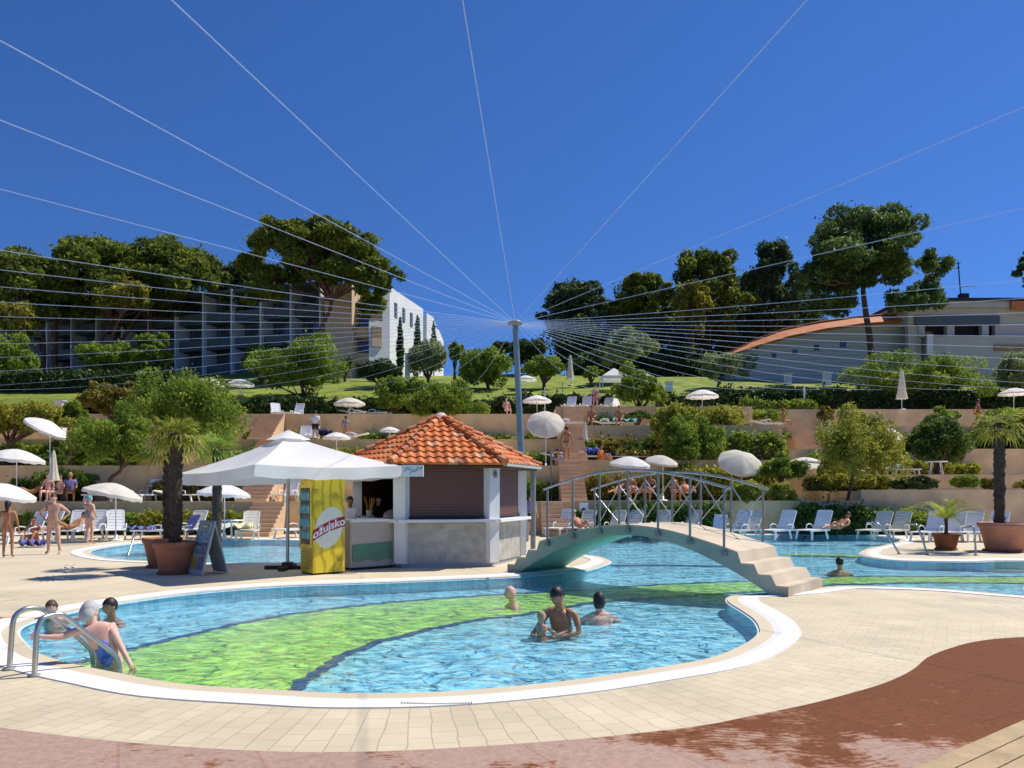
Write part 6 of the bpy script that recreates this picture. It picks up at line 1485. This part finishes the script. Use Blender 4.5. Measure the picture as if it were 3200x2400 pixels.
for f in range(3):
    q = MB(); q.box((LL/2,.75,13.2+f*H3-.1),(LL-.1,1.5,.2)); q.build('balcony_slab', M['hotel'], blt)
    for i in range(nb):
        x0 = i*bw+.3; 
        q = MB(); q.box((x0+bw*.5-.25,1.485,13.2+f*H3+1.15),(bw*.62,.03,1.9)); w_ = q.build('window', M['glass'], blt)
        q = MB(); q.box((x0+bw*.5-.25,1.47,13.2+f*H3+1.15),(.05,.04,1.9)); q.build('frame', M['grey_wall'], w_)
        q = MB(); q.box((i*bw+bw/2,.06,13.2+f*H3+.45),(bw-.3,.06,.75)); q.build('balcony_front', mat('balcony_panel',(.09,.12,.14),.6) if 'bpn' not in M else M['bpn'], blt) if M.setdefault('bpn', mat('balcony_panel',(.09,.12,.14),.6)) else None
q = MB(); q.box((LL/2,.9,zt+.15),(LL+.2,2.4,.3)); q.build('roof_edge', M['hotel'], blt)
# stair tower and white wing
wg = thing('hotel_wing', 'beige stair tower and bright white wing with four small windows, right of the pines', 'building', (0,0,0))
def wallbox(name, pts, z0, z1, m, parent):
    q = MB(); q.prism([(p[0],p[1]) for p in pts], z0, z1); return q.build(name, m, parent)
tx0, tx1 = X(702,66.6), X(760,66.6)
wallbox('wall', [(tx0,66.6),(tx1,66.6),(tx1+.6,72),(tx0,72)], 10.5, Z(612,66.6), M['beige_wall'], wg)
rx0, rx1 = X(760,67.6), X(798,67.6)
wallbox('wall', [(rx0+.35,68.6),(rx1,68.6),(rx1,72),(rx0+.5,72)], 10.5, Z(640,67.6), M['brown_wall'], wg)
for k in range(3):
    z_ = Z(790,67.6)+.2+k*2.35
    q = MB(); q.box(((rx0+rx1)/2+.2,67.7,z_+.5),(rx1-rx0-.2,.12,.95)); q.build('balcony_front', M['beige_wall'], wg)
    q = MB(); q.box(((rx0+rx1)/2+.2,68.1,z_),(rx1-rx0-.2,.9,.14)); q.build('balcony_slab', M['brown_wall'], wg)
    q = MB(); q.box(((rx0+rx1)/2+.3,68.56,z_+1.3),((rx1-rx0)*.6,.06,1.6)); q.build('window', M['glass'], wg)
# white wing: front strip with a stepped notch, then the sunlit long side
w0 = Vector((X(797,67),67,0)); w1 = Vector((X(842,68.2),68.2,0)); w2 = Vector((X(914,76.5),76.5,0))
ztop = 20.6; dside = (w2-w1)
q = MB(); q.prism([(w0.x,w0.y),(w1.x,w1.y),(w2.x,w2.y),(w2.x-3,w2.y+3),(w0.x-1,w0.y+6)], 10.5, ztop-3.2); q.build('wall', M['white_wall'], wg)
q = MB(); q.prism([(w0.x+.0,w0.y+.9),(w0.x+1.0,w0.y+1.0),(w0.x+1.0,w0.y+3),(w0.x,w0.y+3)], ztop-3.2, ztop-.9); q.build('wall', M['beige_wall'], wg)
wm = w1.lerp(w0,.35); q = MB(); q.prism([(wm.x,wm.y),(w1.x,w1.y),(w2.x,w2.y),(w2.x-3,w2.y+3),(wm.x-1,wm.y+3)], ztop-3.2, ztop+.1); q.build('wall', M['white_wall'], wg)
dn = dside.normalized(); nrm = Vector((dn.y,-dn.x,0)); ang = math.atan2(dn.y,dn.x)
for k in range(4):
    c_ = w1+dn*(1.35+k*1.95)+nrm*.02; q = MB(); q.box((c_.x,c_.y,ztop-1.75),(.62,.08,1.35),ang); w_ = q.build('window', M['glass'], wg)
    q = MB(); q.box((c_.x+nrm.x*.05,c_.y+nrm.y*.05,ztop-1.75),(.05,.05,1.35),ang); q.build('frame', M['grey_wall'], w_)
fr0 = w0.lerp(w1,.32)
for k, (zz, hh) in enumerate(((15.9,1.9),(18.9,1.5))):
    q = MB(); q.box((fr0.x+.1,fr0.y-.0,zz),(.95,.10,hh), math.atan2((w1-w0).y,(w1-w0).x)); lo_ = q.build('loggia_opening', M['brown_wall'], wg)
    q = MB(); q.box((fr0.x+.1,fr0.y-.06,zz-hh*.28),(.95,.10,hh*.40), math.atan2((w1-w0).y,(w1-w0).x)); q.build('parapet', M['beige_wall'], lo_)
w3 = thing('hotel_annex', 'small stepped white building part behind the cypresses, right of the wing', 'building', (0,0,0))
a0 = (X(922,80),80); q = MB(); q.prism([a0,(X(936,82),82),(X(942,86),86),(a0[0]-2,88)], 11, Z(676,80)); q.build('wall', M['white_wall'], w3)
q = MB(); q.prism([(X(938,84),84),(X(948,86),86),(X(958,92),92),(X(935,92),92)], 11, Z(705,84)); q.build('lower_wall', M['white_wall'], w3)
# right building: arched roof over blue grey siding
rb = thing('arched_hall', 'low hall with curved orange roof edge over a shaded grey blue wall at right', 'building', (0,0,0))
Yh = 64
top = [(1590,764),(1645,746),(1707,730),(1785,714),(1863,704),(1942,698),(2000,694)]
tops = [P(u,v,Yh) for u,v in top]; zb_ = Z(838,Yh)-1.5
q = MB(); n = len(tops); back = 9
q.add([(p.x,Yh,zb_) for p in tops]+[(p.x,Yh,p.z) for p in tops]+[(p.x,Yh+back,zb_) for p in tops]+[(p.x,Yh+back,p.z) for p in tops],
   [(i,i+1,n+i+1,n+i) for i in range(n-1)]+[(n+i,n+i+1,3*n+i+1,3*n+i) for i in range(n-1)]+[(2*n+i+1,2*n+i,3*n+i,3*n+i+1) for i in range(n-1)]+[(0,n,3*n,2*n),(n-1,2*n+n-1,3*n+n-1,n+n-1)])
q.build('wall', M['siding'], rb)
r2 = [(1584,757),(1645,727),(1707,704),(1785,688),(1863,677),(1975,668)]
rr_ = [P(u,v,Yh-.9) for u,v in r2]; lo = [P(u,v,Yh-.95) for u,v in [(1584,763),(1645,743),(1707,725),(1785,709),(1863,698),(1975,690)]]
M['orange_roof'] = mat('orange_roof_edge', (.55,.19,.06), .7, .12, 2.5)
q = MB(); n = len(rr_); q.add(lo+[p+Vector((0,1.6,0)) for p in rr_]+[Vector((p.x,p.y+10,p.z-.4)) for p in rr_]+[Vector((p.x,p.y+.9,p.z-.05)) for p in lo], [(i,i+1,n+i+1,n+i) for i in range(n-1)]+[(n+i,n+i+1,2*n+i+1,2*n+i) for i in range(n-1)]+[(3*n+i,3*n+i+1,i+1,i) for i in range(n-1)])
q.build('roof', M['orange_roof'], rb)
q = MB(); q.tube([p+Vector((0,1.55,.05)) for p in rr_], .09, 6); q.build('roof_ridge', M['terra_dark'], rb)
for u,v,s_ in ((1672,768,.36),(1717,760,.40),(1764,751,.46),(1821,744,.52),(1636,751,.26)):
    c_ = P(u,v,Yh-.02); q = MB(); q.box(c_,(s_,.06,s_)); q.build('window', M['glass'], rb)
blk = thing('flat_roofed_block', 'long flat roofed grey block with dark recess band at the right edge', 'building', (0,0,0))
x0, x1 = X(1960,63), X(2300,63)
def bx(name, u0,u1,v0,v1,Yf,dp,m):
    q = MB(); a_ = P(u0,v1,Yf); b_ = P(u1,v0,Yf); q.box(((a_.x+b_.x)/2,Yf+dp/2,(a_.z+b_.z)/2),(b_.x-a_.x,dp,b_.z-a_.z)); return q.build(name, m, blk)
M['bgrey'] = mat('block_grey_render', (.52,.49,.43), .85, .07, .8, .1, 14)
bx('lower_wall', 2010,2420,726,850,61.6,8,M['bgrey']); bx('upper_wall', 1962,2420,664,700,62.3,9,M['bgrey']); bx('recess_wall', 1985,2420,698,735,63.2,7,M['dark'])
for u0_,u1_ in ((1985,1998),(2046,2062),(2122,2136),(2150,2420)): bx('pier', u0_,u1_,699,728,62.2,.5,M['bgrey'])
bx('shaded_fascia', 1978,2160,682,702,62.1,.18,mat('painted_fascia_shade',(.10,.13,.15),.7)); bx('roof_edge', 1955,2420,648,664,61.9,10,M['bgrey']); bx('roof_trim', 1955,2420,643,649,61.7,10.4,M['dark'])  # shade below the roof edge put into the dark fascia colour
bx('orange_panel', 2186,2420,650,668,61.6,.25,M['orange_roof']); bx('side_wall', 1962,1990,700,850,62.35,.5,M['bgrey']); bx('doorway', 1994,2012,716,790,62.9,.2,M['brown_wall']); bx('white_door', 2003,2016,722,765,61.4,.15,M['white_wall'])
bx('timber_beam', 2150,2420,745,757,61.4,.2,M['brown_wall'])
an = thing('roof_antenna', 'thin television antenna mast on the roof of the flat grey block', 'antenna', P(2076,645,64))
q = MB(); q.tube([(0,0,-.2),(-.25,0,3.2)], .05, 6); q.tube([(-.55,0,3.0),(.0,0,3.1)], .04, 5); q.tube([(-.6,0,2.6),(-.1,0,2.7)], .04,5); q.tube([(-.1,0,1.0),(1.2,0,1.1)], .03, 5); q.box((.2,0,.1),(.7,.5,.6)); q.build('mast', M['dark'], an)
# path posts and small white poles on the upper level
def post(label, u, v0, v1, Y, w=.11, name='bollard_post'):
    x = X(u,Y); z0 = gz(x,Y); t = thing(name, label, 'post', (x,Y,z0), 0, 'white posts on the upper lawn'); h = Z(v0,Y)-z0
    q = MB(); q.box((0,0,h/2),(w,w,h),0,.9); q.box((0,0,h+.02),(w*1.3,w*1.3,.04)); q.build('shaft', M['white_wall'], t)
post('thin white post in the hedge on the right, left of the big feathery tree', 1737,834,878,49.0,.12)
post('thin white post rising from the middle hedge beside the parasol', 1177,838,860,48.9,.08)
post('short white pillar before the siding wall, left of the chairs', 1702,808,838,60,.5)
post('short white pillar before the siding wall, right of the dark figure', 1786,806,838,60,.55)
post('white pillar on the left lawn beside the yellow green tree', 131,867,905,43,.45)
post('pale grey block on the lawn behind the feathery middle tree', 1445,826,850,56,.5)
post('slim white post on the lawn right of the small mast parasol', 1215,828,850,53,.08)
post('tall white pillar at the foot of the white wing', 881,765,815,62,.45)
# ================= SKY, SUN, CAMERA =================
w = bpy.data.worlds.new('World'); sc.world = w; w.use_nodes = True; nt = w.node_tree; bgn = nt.nodes['Background']
sky = nt.nodes.new('ShaderNodeTexSky'); sky.sky_type = 'NISHITA'; sky.sun_disc = False
SEL, SAZ = 55, 68      # elevation, azimuth clockwise from +Y
sky.sun_elevation = R(SEL); sky.sun_rotation = R(SAZ); sky.altitude = 2500; sky.air_density = 1.0; sky.dust_density = .1; sky.ozone_density = 4.0
hs_ = nt.nodes.new('ShaderNodeHueSaturation'); hs_.inputs['Saturation'].default_value = 1.22; hs_.inputs['Hue'].default_value = .510; hs_.inputs['Value'].default_value = 1.0
tcw = nt.nodes.new('ShaderNodeTexCoord'); va = nt.nodes.new('ShaderNodeVectorMath'); va.operation = 'ADD'; va.inputs[1].default_value = (0,0,.16); vn = nt.nodes.new('ShaderNodeVectorMath'); vn.operation = 'NORMALIZE'
nt.links.new(tcw.outputs['Generated'], va.inputs[0]); nt.links.new(va.outputs[0], vn.inputs[0]); nt.links.new(vn.outputs[0], sky.inputs['Vector'])
nt.links.new(sky.outputs[0], hs_.inputs['Color']); nt.links.new(hs_.outputs[0], bgn.inputs['Color']); bgn.inputs['Strength'].default_value = .112
sd = bpy.data.lights.new('sun', 'SUN'); sd.energy = 3.9; sd.angle = R(.5); sd.color = (1.0,.94,.84)
so = bpy.data.objects.new('sun', sd); COL.objects.link(so)
sv_ = Vector((math.sin(R(SAZ))*math.cos(R(SEL)), math.cos(R(SAZ))*math.cos(R(SEL)), math.sin(R(SEL)))); so.rotation_euler = sv_.to_track_quat('Z','Y').to_euler()
cam = bpy.data.cameras.new('camera'); co = bpy.data.objects.new('camera', cam); COL.objects.link(co); co.location = (0,0,CZ); co.rotation_euler = (R(90),0,0)
cam.lens = 36*F/2212; cam.sensor_width = 36; cam.shift_y = (HV-829.5)/2212; cam.clip_end = 3000; cam.clip_start = .1; sc.camera = co
sc.view_settings.view_transform = 'Standard'; sc.view_settings.look = 'None'; sc.view_settings.exposure = 0.50; sc.view_settings.gamma = 1.0
